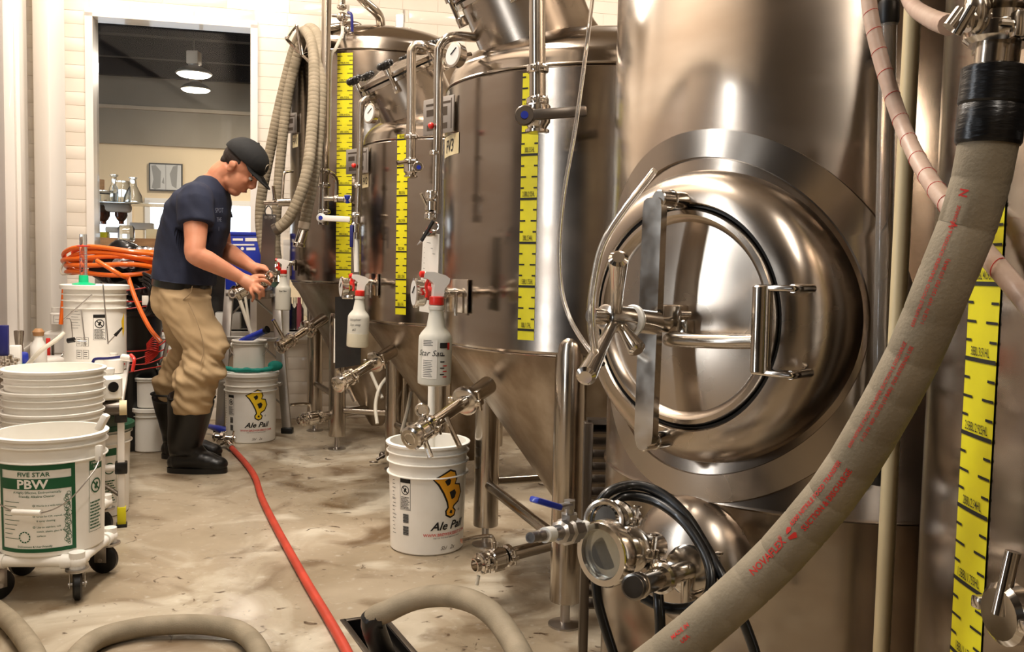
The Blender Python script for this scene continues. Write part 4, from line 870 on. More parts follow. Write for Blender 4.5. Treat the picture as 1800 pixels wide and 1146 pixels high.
def frame_path(pp, toward):
    """arc-length frames for print laid along a hose, facing a point"""
    cum = [0]
    for a, b_ in zip(pp, pp[1:]): cum.append(cum[-1]+(b_-a).length)
    def at(x):
        x = min(max(x, 0), cum[-1]-1e-6); k = max(i for i in range(len(cum)-1) if cum[i] <= x); u = (x-cum[k])/(cum[k+1]-cum[k])
        t0 = (pp[k+1]-pp[k]).normalized(); t1 = (pp[min(k+2, len(pp)-1)]-pp[min(k+1, len(pp)-2)]).normalized(); t = t0.lerp(t1, u).normalized()
        return pp[k].lerp(pp[k+1], u), t
    return at, cum[-1]
# big foreground hose
HR = .0265
hp_ = [P(1748, 150, .875), P(1736, 262, .875), P(1706, 380, .885), P(1658, 500, .895), P(1608, 620, .92), P(1541, 746, .95), P(1478, 848, .98), P(1420, 920, 1.0), P(1345, 1002, 1.02), P(1225, 1110, 1.04), P(1130, 1185, 1.05), P(1030, 1260, 1.05), P(930, 1360, 1.0)]
mb, pp = hose('', hp_, HR, '', '', seg=32, n=12, rib=.046)
t = Thing('transfer_hose', 'thick beige ribbed transfer hose with red print rising across the foreground', 'hose', (hp_[6].x, hp_[6].y, 0))
hb2 = t.part('hose_wall', mb, 'hose', sharp=50)
at, LT = frame_path(pp, CAM)
def hosept(s_, off, eps=.0008, roll=0):
    p, tn = at(s_); d = (CAM-p).normalized(); side = tn.cross(d).normalized(); up = side.cross(tn)
    a = off/HR+roll; return p+(side*sin(a)+up*cos(a))*(HR+eps)
def arc_at(px, py):
    best = min(range(len(pp)), key=lambda i: (toscr(pp[i])[0]-px)**2+(toscr(pp[i])[1]-py)**2); return sum((b_-a).length for a, b_ in zip(pp[:best], pp[1:best+1]))
# text reads upwards along the hose (towards decreasing arc length)
def htext(mb, s_, size, px, py, off, **k):
    x0 = arc_at(px, py); fn = lambda x, y: hosept(x0-x, y+off, roll=HROLL)
    return text(mb, s_, size, fn, 0, 0, **k)
tn = at(.5)[1]; dd = (CAM-at(.5)[0]); HROLL = 0
sgn = 1 if toscr(hosept(.5, .01))[0] > toscr(hosept(.5, -.01))[0] else -1
def htext(mb, s_, size, px, py, off, **k):
    x0 = arc_at(px, py); return text(mb, s_, size, lambda x, y: hosept(x0-x, -sgn*(y+off)), 0, 0, align='LEFT', **k)
mb = MB()
htext(mb, 'NOVAFLEX', .0118, 1332, 1008, .004, bold=.015)
htext(mb, '®', .007, 1386, 950, .010); 
htext(mb, '6500 NITRILE FOOD TRANSFER', .0072, 1408, 925, .0105, bold=.02)
htext(mb, 'SUCTION & DISCHARGE', .0085, 1420, 915, -.003, bold=.02)
htext(mb, '6500 NITRILE FOOD TRANSFER SUCTION & DISCHARGE', .0052, 1510, 775, .0105, bold=.015); htext(mb, '1-1/2 IN  WP 150 PSI (10 BAR)  FOR INTERNAL USE', .0052, 1522, 765, .003, bold=.015)
htext(mb, '6500 NITRILE FOOD TRANSFER SUCTION & DISCHARGE', .0048, 1622, 570, .0105, bold=.015); htext(mb, '1-1/2 IN  WP 150 PSI (10 BAR)', .0048, 1632, 560, .003, bold=.015)
htext(mb, 'MADE IN', .0068, 1196, 1130, .010, bold=.02); htext(mb, 'USA', .0068, 1204, 1124, .0, bold=.02)
htext(mb, 'N', .011, 1692, 345, .008, bold=.03); htext(mb, 'V', .011, 1672, 400, .008, bold=.02)
x0 = arc_at(1390, 942)
for q in (((0, 0), (.010, -.001), (.012, -.003), (.008, -.007), (0, -.003)), ((.002, .003), (.009, .0025), (.012, .005), (.008, .008), (.004, .006))): mb.add([hosept(x0-.004-x, -sgn*(y+.006)) for x, y in q], [tuple(range(5))])
t.part('red_print', mb, 'ink_red', hb2, 'red lettering along the hose')
a, b_ = P(1752, 118, .875), P(1736, 255, .875); d = (a-b_).normalized(); L_ = (a-b_).length
t.part('tape_wrap', MB().turned(b_, d, [(.0278, 0), (.0295, .003), (.0298, L_*.48), (.0288, L_*.5), (.0305, L_*.53), (.0305, L_*.97), (.026, L_)], 32), 'tape', None, 'black tape wrap')
a2 = P(1757, 60, .875); t.part('hose_barb', MB().cyl(b_, a2, .0195, seg=28), 'pipe')
mb = MB(); clamp(mb, a2, d, .026, .022); t.part('clamp_ring', mb, 'polished')
mb = MB(); c = P(1752, 25, .875); mb.turned(P(1758, 52, .875), d, [(.020, 0), (.03, .004), (.03, .012), (.022, .016), (.034, .022), (.034, .06), (.022, .066)], 24); mb.cyl(P(1700, 36, .86), P(1790, 28, .87), .011); mb.ell(P(1718, 22, .86), (.012, .012, .02), None, 14, 10); mb.cyl(P(1690, 18, .86), P(1668, 48, .86), .006); mb.cyl(P(1680, 60, .86), P(1710, 10, .85), .005); t.part('fitting_cluster', mb, 'polished')
# braided hoses
mb, _ = hose('', [P(1524, -30, 1.30), P(1533, 40, 1.28), P(1556, 130, 1.25), P(1590, 230, 1.2), P(1630, 310, 1.1), P(1676, 372, .98), P(1732, 444, .955-.03), P(1790, 512, .88), P(1850, 585, .8)], .0105, '', '')
t = Thing('braided_hose', 'pale pink braided hose slanting down behind the thick hose', 'hose', P(1590, 230, 1.2)); t.part('hose_wall', mb, 'braid')
mb = MB()
bpts = smooth_path([P(1524, -30, 1.30), P(1533, 40, 1.28), P(1556, 130, 1.25), P(1590, 230, 1.2), P(1630, 310, 1.1), P(1676, 372, .98), P(1732, 444, .925), P(1790, 512, .88)], 5)
for k in range(0, len(bpts)-2, 2):
    p, q = bpts[k], bpts[k+1]; mb.torus(p, (q-p)+V((.002, 0, .004)), .0106, .0006, 16, 4)
t.part('braid_thread', mb, 'ink_red')
mb, _ = hose('', [P(1590, -20, 1.3), P(1606, 12, 1.2), P(1640, 34, 1.0), P(1668, 44, .88)], .010, '', ''); single('braided_hose', mb, 'braid', 'short braided hose end running into the steel fittings at the upper corner', 'hose')
# thin clear tubes by the big tank
mb, _ = hose('', [P(1044, -20, 2.1), P(1030, 90, 2.1), P(1012, 220, 2.05), P(993, 330, 2.0), P(984, 420, 1.95), P(986, 500, 1.9), P(1002, 560, 1.8), P(1034, 612, 1.65), P(1060, 640, 1.6)], .0046, '', '')
single('clear_tube', mb, 'clear_tube', 'thin clear tube hanging in front of the nearest fermenter', 'tube')
mb, _ = hose('', [P(1150, 300, 1.50), P(1100, 365, 1.46), P(1060, 430, 1.42), P(1044, 500, 1.40), P(1040, 560, 1.38), P(1046, 620, 1.40)], .006, '', ''); single('clear_tube', mb, 'clear_tube', 'clear tube looping around the edge of the round manway door', 'tube')
# hoses hung over the far fermenter
hl = [[(560, 60, 4.95), (549, 75, 4.85), (552, 130, 4.72), (551, 230, 4.62), (541, 300, 4.5), (520, 350, 4.42), (491, 395, 4.4), (474, 330, 4.75), (470, 230, 4.95), (490, 150, 5.0), (520, 90, 4.98), (535, 62, 4.95), (548, 52, 4.93), (562, 60, 4.9), (568, 100, 4.85), (563, 220, 4.6), (553, 300, 4.6), (545, 360, 4.58), (533, 400, 4.58)],
      [(528, 72, 5.08), (519, 110, 5.1), (498, 190, 5.1), (478, 270, 5.15), (462, 340, 5.2), (456, 380, 5.2), (462, 430, 5.2), (478, 470, 5.2)]]
H1 = [(533, 398, 4.60), (541, 360, 4.60), (553, 300, 4.62), (561, 220, 4.66), (564, 130, 4.72), (562, 78, 4.78), (552, 53, 4.88), (538, 52, 4.93), (530, 70, 4.96), (545, 60, 4.93)]
t = Thing('hung_hose', 'beige ribbed hose over the far fermenter, ending in a steel fitting', 'hose', P(500, 300, 4.8))
pts = [P(533, 404, 4.60), P(543, 355, 4.60), P(555, 290, 4.62), P(562, 210, 4.66), P(565, 120, 4.72), P(560, 68, 4.80), P(547, 50, 4.9), P(535, 60, 5.0), P(521, 105, 5.05), P(506, 170, 5.05), P(497, 240, 5.05), P(489, 330, 5.05), P(484, 420, 5.08), P(488, 470, 5.05), P(486, 490, 5.0)]
mb, _ = hose('', pts, .0275, '', '', seg=16, rib=.022); t.part('hose_wall', mb, 'hose', sharp=50)
mb = MB(); q = P(533, 404, 4.60); mb.cyl(q, P(526, 428, 4.58), .024); clamp(mb, P(525, 430, 4.58), (-.2, 0, -1), .024); mb.cyl(P(484, 470, 5.05), P(486, 500, 5.0), .034, seg=18); t.part('end_fitting', mb, 'polished')
t.part('hose_band', MB().cyl(P(536, 390, 4.6), P(534, 402, 4.6), .030), 'beige')
pts = [P(488, 402, 4.50), P(507, 385, 4.50), P(527, 345, 4.50), P(541, 295, 4.52), P(548, 230, 4.58), P(552, 150, 4.66), P(551, 90, 4.74), P(542, 60, 4.84), P(531, 58, 4.98), P(516, 90, 5.08), P(500, 150, 5.12), P(484, 220, 5.14), P(470, 290, 5.16), P(459, 350, 5.18), P(458, 400, 5.18), P(468, 450, 5.15), P(484, 480, 5.1)]
mb, _ = hose('', pts, .0285, '', '', seg=16, rib=.022); t = Thing('hung_hose', 'beige ribbed hose hung nearest the tiled wall, its end curling above the grey clipboard', 'hose', P(480, 300, 4.9)); t.part('hose_wall', mb, 'hose', sharp=50)
t.part('end_cuff', MB().cyl(P(489, 401, 4.5), P(482, 405, 4.5), .031), 'dark_steel')
# floor hoses
q = FL(290, 1146, .03)
pts = [FL(-80, 1060, .03), FL(30, 1095, .03), FL(105, 1160, .03)]
single('floor_hose', MB().tube([FL(-160, 990, .029), FL(-60, 1040, .029), FL(10, 1085, .029), FL(60, 1150, .029), FL(80, 1230, .029)], .027, 16), 'hose', 'short bend of beige hose lying in the lower corner under the pail dolly', 'hose')
pts = [FL(100, 1200, .03), FL(160, 1130, .03), FL(230, 1106, .03), FL(300, 1098, .035), FL(370, 1099, .035), FL(425, 1112, .03), FL(456, 1146, .03), FL(470, 1200, .03), FL(480, 1280, .03)]
single('floor_hose', MB().tube(pts, .0275, 18, 9), 'hose', 'beige hose bent in an arch on the floor left of the drain', 'hose')
t = Thing('drain_hose', 'beige hose arching out of the floor drain beside the red hose', 'hose', FL(780, 1100))
pts = [DR-V((0, 0, .05))+dx*.06, P(655, 1096, 2.33), P(684, 1073, 2.33), P(730, 1053, 2.34), P(782, 1047, 2.30), P(830, 1057, 2.22), P(868, 1082, 2.14), P(900, 1125, 2.04), P(925, 1175, 1.95), FL(945, 1225, .03), FL(960, 1300, .03)]
mb = MB().tube(pts, .0285, 20, 8); hw = t.part('hose_wall', mb, 'hose')
t.part('rubber_cuff', MB().tube([pts[0], P(655, 1096, 2.33), P(668, 1084, 2.33)], .0315, 18, 4), 'black_rubber')
t = Thing('red_hose', 'red rubber hose running across the floor from the steel fitting to the drain', 'hose', FL(480, 930))
mb = MB().tube([FL(404, 782, .03), FL(410, 790, .018), FL(430, 812, .015), FL(448, 838, .015), FL(460, 875, .015), FL(482, 920, .015), FL(512, 975, .015), FL(543, 1030, .015), FL(576, 1085, .015), FL(612, 1150, .015), FL(650, 1240, .015)], .0145, 14, 6)
t.part('hose_wall', mb, 'red_hose')
f0 = FL(398, 776, .035); mb = MB(); mb.cyl(f0-V((.0, 0, 0)), FL(408, 788, .02), .018); mb.cyl(P(378, 768, f0.y), P(414, 772, f0.y), .018); mb.turned(P(375, 768, f0.y), (1, 0, 0), [(.018, 0), (.028, .003), (.028, .01), (.018, .014)], 18); mb.turned(P(408, 772, f0.y), (1, 0, 0), [(.018, 0), (.028, .003), (.028, .01), (.018, .014)], 18); clamp(mb, P(392, 770, f0.y), (1, 0, 0), .03, .03); mb.cyl(P(408, 770, f0.y), P(411, 757, f0.y), .006); mb.ell(P(388, 776, f0.y), .024)
t.part('tee_fitting', mb, 'polished')
single('blue_wand', MB().tube([FL(362, 748, .05), FL(385, 754, .05), FL(408, 762, .03)], [.012, .022, .03], 12, 4), 'blue', 'blue plastic funnel lying on the floor behind the steel fitting', 'funnel')
# black coil hung around the port dome of the big tank
t = Thing('black_coil', 'glossy black hose coiled around the lower ports of the manway tank', 'hose', P(1200, 1000, 1.5))
c1 = [P(1046, 1010, 1.50), P(1042, 930, 1.50), P(1062, 872, 1.50), P(1110, 853, 1.52), P(1160, 866, 1.50), P(1205, 905, 1.46), P(1240, 960, 1.42), P(1268, 1010, 1.38), P(1300, 1075, 1.36), P(1325, 1140, 1.35), P(1340, 1200, 1.34)]
c2 = [P(1150, 1180, 1.36), P(1160, 1120, 1.37), P(1158, 1060, 1.38), P(1150, 1010, 1.42), P(1120, 960, 1.5)]
c3 = [P(1068, 890, 1.50), P(1100, 872, 1.52), P(1150, 880, 1.50), P(1200, 915, 1.45), P(1235, 965, 1.41), P(1250, 1010, 1.38), P(1244, 1048, 1.37), P(1215, 1068, 1.38), P(1170, 1068, 1.40), P(1130, 1050, 1.42)]
c4 = [P(1046, 1010, 1.50), P(1052, 1060, 1.49), P(1066, 1110, 1.48), P(1082, 1160, 1.47), P(1100, 1220, 1.46)]
for c_ in (c1, c2, c3, c4): t.part('hose_wall', MB().tube(c_, .0085, 12, 6), 'black_plastic')
# ================================================================ pails
def pail(lab, c, rt, h, group=None, taper=.87, ribs=(.03, .065, .105), lidc=None, name='pail', depth=None, handle=None, m='white_plastic', wire=True):
    """straight plastic pail, open unless lidc names a lid colour"""
    c = V(c); t = Thing(name, lab, 'bucket', c, group); rb = rt*taper; rbody = rt-.010
    rad = lambda z: rb+(rbody-rb)*(z-c.z)/h
    pr = [(rb-.006, 0), (rb, .006)]
    for d in sorted(ribs, reverse=True):
        z = h-d; r = rad(c.z+z); pr += [(r, z-.003), (r+.009, z-.0015), (r+.009, z+.0015), (r, z+.003)]
    pr += [(rad(c.z+h-.012), h-.012), (rt, h-.010), (rt+.001, h-.002), (rt-.002, h), (rbody-.004, h)]
    dp = depth or h*.9; pr += [(rad(c.z+h-dp)-.004, h-dp), (.001, h-dp)]
    body = t.part('pail_body', MB().lathe(pr, Matrix.Translation(c), 48), m)
    if lidc:
        t.part('lid', MB().lathe([(rt+.001, h-.016), (rt+.006, h-.014), (rt+.006, h+.004), (rt-.002, h+.007), (rt-.012, h+.002), (.001, h+.002)], Matrix.Translation(c), 48), lidc)
    if handle is not None and wire:
        az, drop, zz = handle; az = radians(az); u = V((cos(az), sin(az), 0)); v_ = V((-sin(az), cos(az), 0)); zc = c.z+h-ribs[-1]-.012 if zz is None else c.z+zz
        r0 = rad(zc)+.010; p0, p1 = V((c.x, c.y, zc))-u*r0, V((c.x, c.y, zc))+u*r0
        pts = [p0, p0-u*.012-V((0, 0, .004))]
        for k in range(1, 12): a = pi*k/12; pts.append(V((c.x, c.y, zc))-u*(r0+.012)*cos(a)+(v_*-1)*sin(a)*(r0+.02)*sin(radians(drop+90))*1.0-V((0, 0, sin(a)*r0*cos(radians(90-drop))*.9)))
        pts += [p1+u*.012-V((0, 0, .004)), p1]
        hd2 = t.part('wire_handle', MB().tube(pts, .0022, 6, 2), 'zinc', body)
        mid = pts[6:9]; t.part('handle_grip', MB().cyl(pts[6], pts[8], .009, seg=12), 'white_plastic', hd2)
        mb = MB()
        for p_ in (p0, p1): mb.cyl(p_-(p_-V((c.x, c.y, zc))).normalized()*.012, p_+(p_-V((c.x, c.y, zc))).normalized()*.004, .014, seg=14)
        t.part('handle_ear', mb, m, body)
    return t, body, (lambda z: rad(z))
def azpx(px, py, c, r): return azi(CY(px, py, c, r), c)
# ---- letter outlines of the drop-shaped emblem
def badge(t, body, c, rad, az, zt, s_, yel, kx=1.0):
    """yellow letter B that runs out in a drop, black outline"""
    fn = lambda e: wrap(c, 0, az, e, taper=rad)
    out = [(-.85, 1.44), (.03, 1.84), (.33, 1.74), (.44, 1.39), (.33, 1.11), (.69, 1.02), (.82, .61), (.62, .2), (.30, .03), (.23, -.13), (.39, -.3), (.33, -.49), (.11, -.56), (-.11, -.44), (-.13, -.26), (0, -.08), (-.07, .25), (-.3, .74), (-.59, 1.21)]
    def tri(mb, pts, e, k=1.0):
        """filled outline, fanned from the letter's spine"""
        from mathutils.geometry import tessellate_polygon
        v3 = [V((x, y, 0)) for x, y in pts]; tr_ = tessellate_polygon([v3]); tri3 = [[pts[i] for i in q] for q in tr_]
        for _ in range(3):
            nx_ = []
            for a, b_, d in tri3:
                ab, bd2, da = ((a[0]+b_[0])/2, (a[1]+b_[1])/2), ((b_[0]+d[0])/2, (b_[1]+d[1])/2), ((d[0]+a[0])/2, (d[1]+a[1])/2); nx_ += [(a, ab, da), (ab, b_, bd2), (da, bd2, d), (ab, bd2, da)]
            tri3 = nx_
        for q in tri3: mb.add([fn(e)(x*s_*kx, zt+y*s_) for x, y in q], [(0, 1, 2)])
    def grow(pts, g):
        n = len(pts); A_ = sum(pts[i][0]*pts[(i+1) % n][1]-pts[(i+1) % n][0]*pts[i][1] for i in range(n)); sg_ = 1 if A_ > 0 else -1; o_ = []
        for i in range(n):
            a, b_, d = V((*pts[i-1], 0)), V((*pts[i], 0)), V((*pts[(i+1) % n], 0)); e = ((b_-a).normalized()+(d-b_).normalized()).normalized(); o_.append((b_.x+e.y*g*sg_, b_.y-e.x*g*sg_))
        return o_
    mb = MB(); tri(mb, grow(out, .10), .0010); em = t.part('emblem_outline', mb, 'ink', body)
    mb = MB(); tri(mb, out, .0016); t.part('emblem', mb, yel, em)
    mb = MB(); tri(mb, [(-.3, 1.34), (-.03, 1.48), (.08, 1.34), (.03, 1.15), (-.13, 1.07)], .0022); tri(mb, [(0, .74), (.33, .85), (.46, .66), (.36, .41), (.16, .33)], .0022); tri(mb, [(.03, -.36), (.2, -.41), (.21, -.26), (.1, -.21)], .0022)
    t.part('emblem_counter', mb, 'ink', em)
def warn(t, body, c, rad, az, z0, w_, h, ink='ink'):
    """warning block: black band, crossed circle, lines of small print"""
    f = wrap(c, 0, az, .0010, taper=rad); mb = MB(); rect2(mb, -w_/2, z0+h*.87, w_/2, z0+h, f, 3)
    for x0, x1, y0, y1 in ((-w_/2, -w_/2+.0012, z0, z0+h), (w_/2-.0012, w_/2, z0, z0+h)): rect2(mb, x0, y0, x1, y1, f)
    rect2(mb, -w_/2, z0, w_/2, z0+.0012, f, 2)
    R0, R1 = w_*.38, w_*.31; zc = z0+h*.64; k = 20
    for i in range(k):
        a, b_ = 2*pi*i/k, 2*pi*(i+1)/k; mb.add([f(R0*cos(a), zc+R0*sin(a)), f(R0*cos(b_), zc+R0*sin(b_)), f(R1*cos(b_), zc+R1*sin(b_)), f(R1*cos(a), zc+R1*sin(a))], [(0, 1, 2, 3)])
    mb.add([f(-R0*.75, zc+R0*.6), f(-R0*.6, zc+R0*.75), f(R0*.75, zc-R0*.6), f(R0*.6, zc-R0*.75)], [(0, 1, 2, 3)]); mb.add([f(-.15*w_, zc-.1*w_), f(.0, zc-.2*w_), f(.16*w_, zc+.12*w_), f(.02*w_, zc+.2*w_)], [(0, 1, 2, 3)])
    n = 9
    for i in range(n):
        y = z0+h*.04+i*h*.045; xe = w_*.42-(i*37 % 5)*w_*.05; x = -w_*.42
        while x < xe: l = w_*(.06+.05*((i*7+int(x*9999)) % 3)); rect2(mb, x, y, min(x+l, xe), y+h*.022, f); x += l+w_*.025
    return t.part('warning_print', mb, ink, body)
def barcode(t, body, c, rad, az, z0, w_, h, ink='ink'):
    f = wrap(c, 0, az, .0010, taper=rad); mb = MB(); y = z0; k = 0
    while y < z0+h: d = h*(.03, .06, .045, .09)[k % 4]; rect2(mb, -w_/2, y, w_/2, min(y+d, z0+h), f, 2); y += d+h*.025; k += 1
    t.part('barcode', mb, ink, body)
def ale(lab, c, yel, az, azw, full=True, lid=None, lev=True, taper=.87):
    t, body, rad = pail(lab, c, .156, .40, 'pails with the yellow drop letter', lidc=lid, taper=taper, ribs=(.035, .07, .115) if lid is None else (.035, .07, .10), depth=.36)
    z = c.z; badge(t, body, c, rad, az, z+.180, .070, yel)
    f = wrap(c, 0, az, .0012, taper=rad); mb = MB(); text(mb, 'Ale Pail', .042, f, 0, z+.095, shear=.35, bold=.022, sx=1.08); text(mb, '®', .014, f, .05, z+.155); t.part('lettering', mb, 'ink', body)
    mb = MB(); text(mb, 'WWW.BREWERSBEST.COM', .0155, f, 0, z+.072, bold=.01); t.part('red_lettering', mb, 'ink_red', body)
    mb = MB(); text(mb, 'PART OF THE CRAFT BREWING FAMILY', .0065, f, 0, z+.063); t.part('small_lettering', mb, 'ink', body)
    warn(t, body, c, rad, azw, z+.165, .045, .115); barcode(t, body, c, rad, azw+.02, z+.118, .024, .033); barcode(t, body, c, rad, azw+.02, z+.073, .024, .033)
    f = wrap(c, 0, az, .0012, taper=rad); mb = MB(); text(mb, 'Sbl   2x', .02, f, .0, z+.02, shear=.4); t.part('pen_marks', mb, 'scratch', body)
    f = wrap(c, 0, azw-.42, .0012, taper=rad); mb = MB()
    for i in range(16): rect2(mb, -.012+(i % 3)*.002, z+.07+i*.014, .010-(i % 4)*.003, z+.072+i*.014, f)
    for i in range(3): rect2(mb, -.014, z+.14+i*.03, .014, z+.1412+i*.03, f); 
    t.part('gauge_marks', mb, 'ink', body); return t, body, rad
cA = V((P(750, 960, 3.36).x, 3.36, 0)); ale('white plastic pail with orange drop letter standing below the nearest fermenter', cA, 'pail_orange', azpx(790, 900, cA, .145), azpx(711, 880, cA, .145))
mb = MB(); ring = smooth_path([P(684, 802, 3.27), P(681, 812, 3.25), P(679, 830, 3.27), P(681, 848, 3.3)], 4)
cB = V((P(441, 760, 5.33).x, 5.33, 0)); ale('white lidded pail with yellow drop letter standing by the stepladder', cB, 'pail_yellow', azpx(452, 700, cB, .145), azpx(406, 700, cB, .145), lid='white_plastic', taper=.90)
# small tub on that pail, cloth, brush
c = V((cB.x-.01, cB.y, .407)); t, body, rad = pail('small white tub holding a blue brush, standing on the lidded pail', c, .100, .185, taper=.9, ribs=(.02,), depth=.05, handle=(10, 60, None))
mb = MB(); 
pts = [V((cB.x+.145*cos(a), cB.y+.145*sin(a)*.9, .425)) for a in [radians(d) for d in (200, 225, 250, 275, 300, 325, 345)]]
for k, p_ in enumerate(pts): mb.ell(p_+V((0, -.0, .004*(k % 2))), (.030, .022, .014), None, 12, 8)
mb.tube(pts, .013, 8, 4); mb.ell(pts[-1]+V((.012, .0, .02)), (.045, .03, .03)); cl_ = fused(mb, .005, 3)
single('teal_cloth', cl_, 'teal', 'rolled teal cloth lying around the foot of the small tub', 'cloth')
mb = MB(); a, b_ = P(424, 602, 5.31), P(466, 581, 5.24); mb.tube([a, a.lerp(b_, .3), b_], [.022, .024, .018], 12, 4); t = Thing('blue_brush', 'blue handled brush sticking out of the small tub', 'brush', a); t.part('brush_handle', mb, 'blue'); t.part('brush_cap', MB().cyl(b_, b_+(b_-a).normalized()*.02, .022), 'black_plastic')
for x0, y0, x1, y1, lab in ((428, 500, 441, 590, 'thin clear plastic rod leaning out of the small tub'), (414, 505, 443, 590, 'thick milky plastic rod leaning out of the small tub')):
    single('plastic_rod', MB().cyl(P(x1, y1, 5.32), P(x0, y0, 5.34), .008 if x0 > 420 else .011), 'milky_tube', lab, 'rod')
# ---- PBW pail on its dolly
cP = V((P(91, 900, 2.85).x, 2.85, .140)); azP = azpx(62, 880, cP, .14)
t, body, rad = pail('white open pail with large green cleaner label, frontmost on a wheeled dolly', cP, .169, .365, 'pails of green labelled cleaner', taper=.90, ribs=(.030, .075), handle=None, depth=.26)
f = wrap(cP, 0, azP, .0010, taper=rad); zb_ = cP.z; mb = MB(); W_ = .118
rect2(mb, -W_, zb_+.292-.022, W_, zb_+.292, f, 12); rect2(mb, -W_, zb_+.018, W_, zb_+.030, f, 12); rect2(mb, W_-.012, zb_+.03, W_, zb_+.27, f, 2); rect2(mb, -W_, zb_+.03, -W_+.012, zb_+.27, f, 2); rect2(mb, -W_+.012, zb_+.212, W_-.012, zb_+.245, f, 12)
for i in range(26):
    a = i*2.4; q = (W_-.020-(i*7 % 5)*.0018, zb_+.04+i*.0062); r = .0045+(i*5 % 4)*.0016
    for j in range(10): a0_, a1_ = 2*pi*j/10, 2*pi*(j+1)/10; mb.add([f(q[0]+r*cos(a0_), q[1]+r*sin(a0_)), f(q[0]+r*cos(a1_), q[1]+r*sin(a1_)), f(q[0]+(r-.0015)*cos(a1_), q[1]+(r-.0015)*sin(a1_)), f(q[0]+(r-.0015)*cos(a0_), q[1]+(r-.0015)*sin(a0_))], [(0, 1, 2, 3)])
gp = t.part('green_label', mb, 'ink_green', body, 'green printed label')
f2 = wrap(cP, 0, azP, .0018, taper=rad); mb = MB(); rect2(mb, -.028, zb_+.272, W_-.006, zb_+.286, f2, 6) if 0 else None
text(mb, 'PBW', .037, f2, -.004, zb_+.216, bold=.03, sx=1.15); t.part('white_lettering', mb, 'white_plastic', gp)
mb = MB(); text(mb, 'FIVE STAR', .0185, f2, .0, zb_+.252, bold=.012, sx=1.15); text(mb, 'A Highly Effective, Environmentally', .0098, f2, .008, zb_+.200, bold=.01); text(mb, 'Friendly, Alkaline Cleaner', .0098, f2, .008, zb_+.188, bold=.01)
for i, s_ in enumerate(('Works in a wide temperature', 'range', 'Great for CIP, manual, soak', '& spray cleaning', 'Use on stainless, soft', 'metals, plastic, glass & hard', 'surfaces')):
    text(mb, s_, .0078, f2, .008+(.0 if i not in (1, 3, 5, 6) else .0), zb_+.160-i*.0135-(i > 1)*.006-(i > 3)*.006, bold=.01, align='LEFT')
    if i in (0, 2, 4): text(mb, 'O', .009, f2, .001, zb_+.160-i*.0135-(i > 1)*.006-(i > 3)*.006, bold=.03)
text(mb, 'Environment & User Friendly', .0085, f2, -.0, zb_+.034, bold=.012)
for i in range(9): rect2(mb, -W_+.02, zb_+.06+i*.014, -W_+.075-(i*3 % 4)*.008, zb_+.0615+i*.014, f2, 3)
for j in range(12):
    a0_, a1_ = 2*pi*j/12, 2*pi*(j+.7)/12; mb.add([f2(-.028+.018*cos(a0_), zb_+.066+.018*sin(a0_)), f2(-.028+.018*cos(a1_), zb_+.066+.018*sin(a1_)), f2(-.028+.014*cos(a1_), zb_+.066+.014*sin(a1_)), f2(-.028+.014*cos(a0_), zb_+.066+.014*sin(a0_))], [(0, 1, 2, 3)])
t.part('green_lettering', mb, 'ink_green', gp)
azp2 = azpx(161, 880, cP, .14); warn(t, body, cP, rad, azp2, zb_+.055, .062, .225, 'ink_green'); mb = MB(); fz = wrap(cP, 0, azp2, .0018, taper=rad); text(mb, '! WARNING', .009, fz, 0, zb_+.270, bold=.03); text(mb, '! AVISO', .009, fz, 0, zb_+.258, bold=.03); t.part('white_lettering', mb, 'white_plastic', body)
t.part('pour_lug', MB().box(P(180, 742, 2.80), (.020, .03, .055), Matrix.Rotation(.5, 3, 'Y'), .005), 'white_plastic')
h_ = [P(176, 800, 2.80), P(172, 815, 2.76), P(160, 835, 2.71), P(120, 880, 2.66), P(74, 901, 2.65), P(20, 898, 2.65), P(-25, 860, 2.7), P(-10, 815, 2.8)]
wh = t.part('wire_handle', MB().tube(h_, .0022, 6, 5), 'zinc'); t.part('handle_grip', MB().cyl(P(22, 900, 2.648), P(72, 902, 2.648), .0095, seg=12), 'white_plastic', wh)
t.part('handle_ear', MB().box(P(174, 796, 2.80), (.02, .02, .05), None, .005), 'white_plastic')
t = Thing('pail_dolly', 'white pipe dolly with black casters under the green labelled pail', 'dolly', (cP.x, cP.y, 0), 'pail dollies')
pc_ = [V((cP.x+a*.130, cP.y+b_*.130, .125)) for a, b_ in ((-1, -1), (1, -1), (1, 1), (-1, 1))]
R0 = rotz(.06); pc_ = [V((cP.x, cP.y, .125))+R0 @ (p_-V((cP.x, cP.y, .125))) for p_ in pc_]
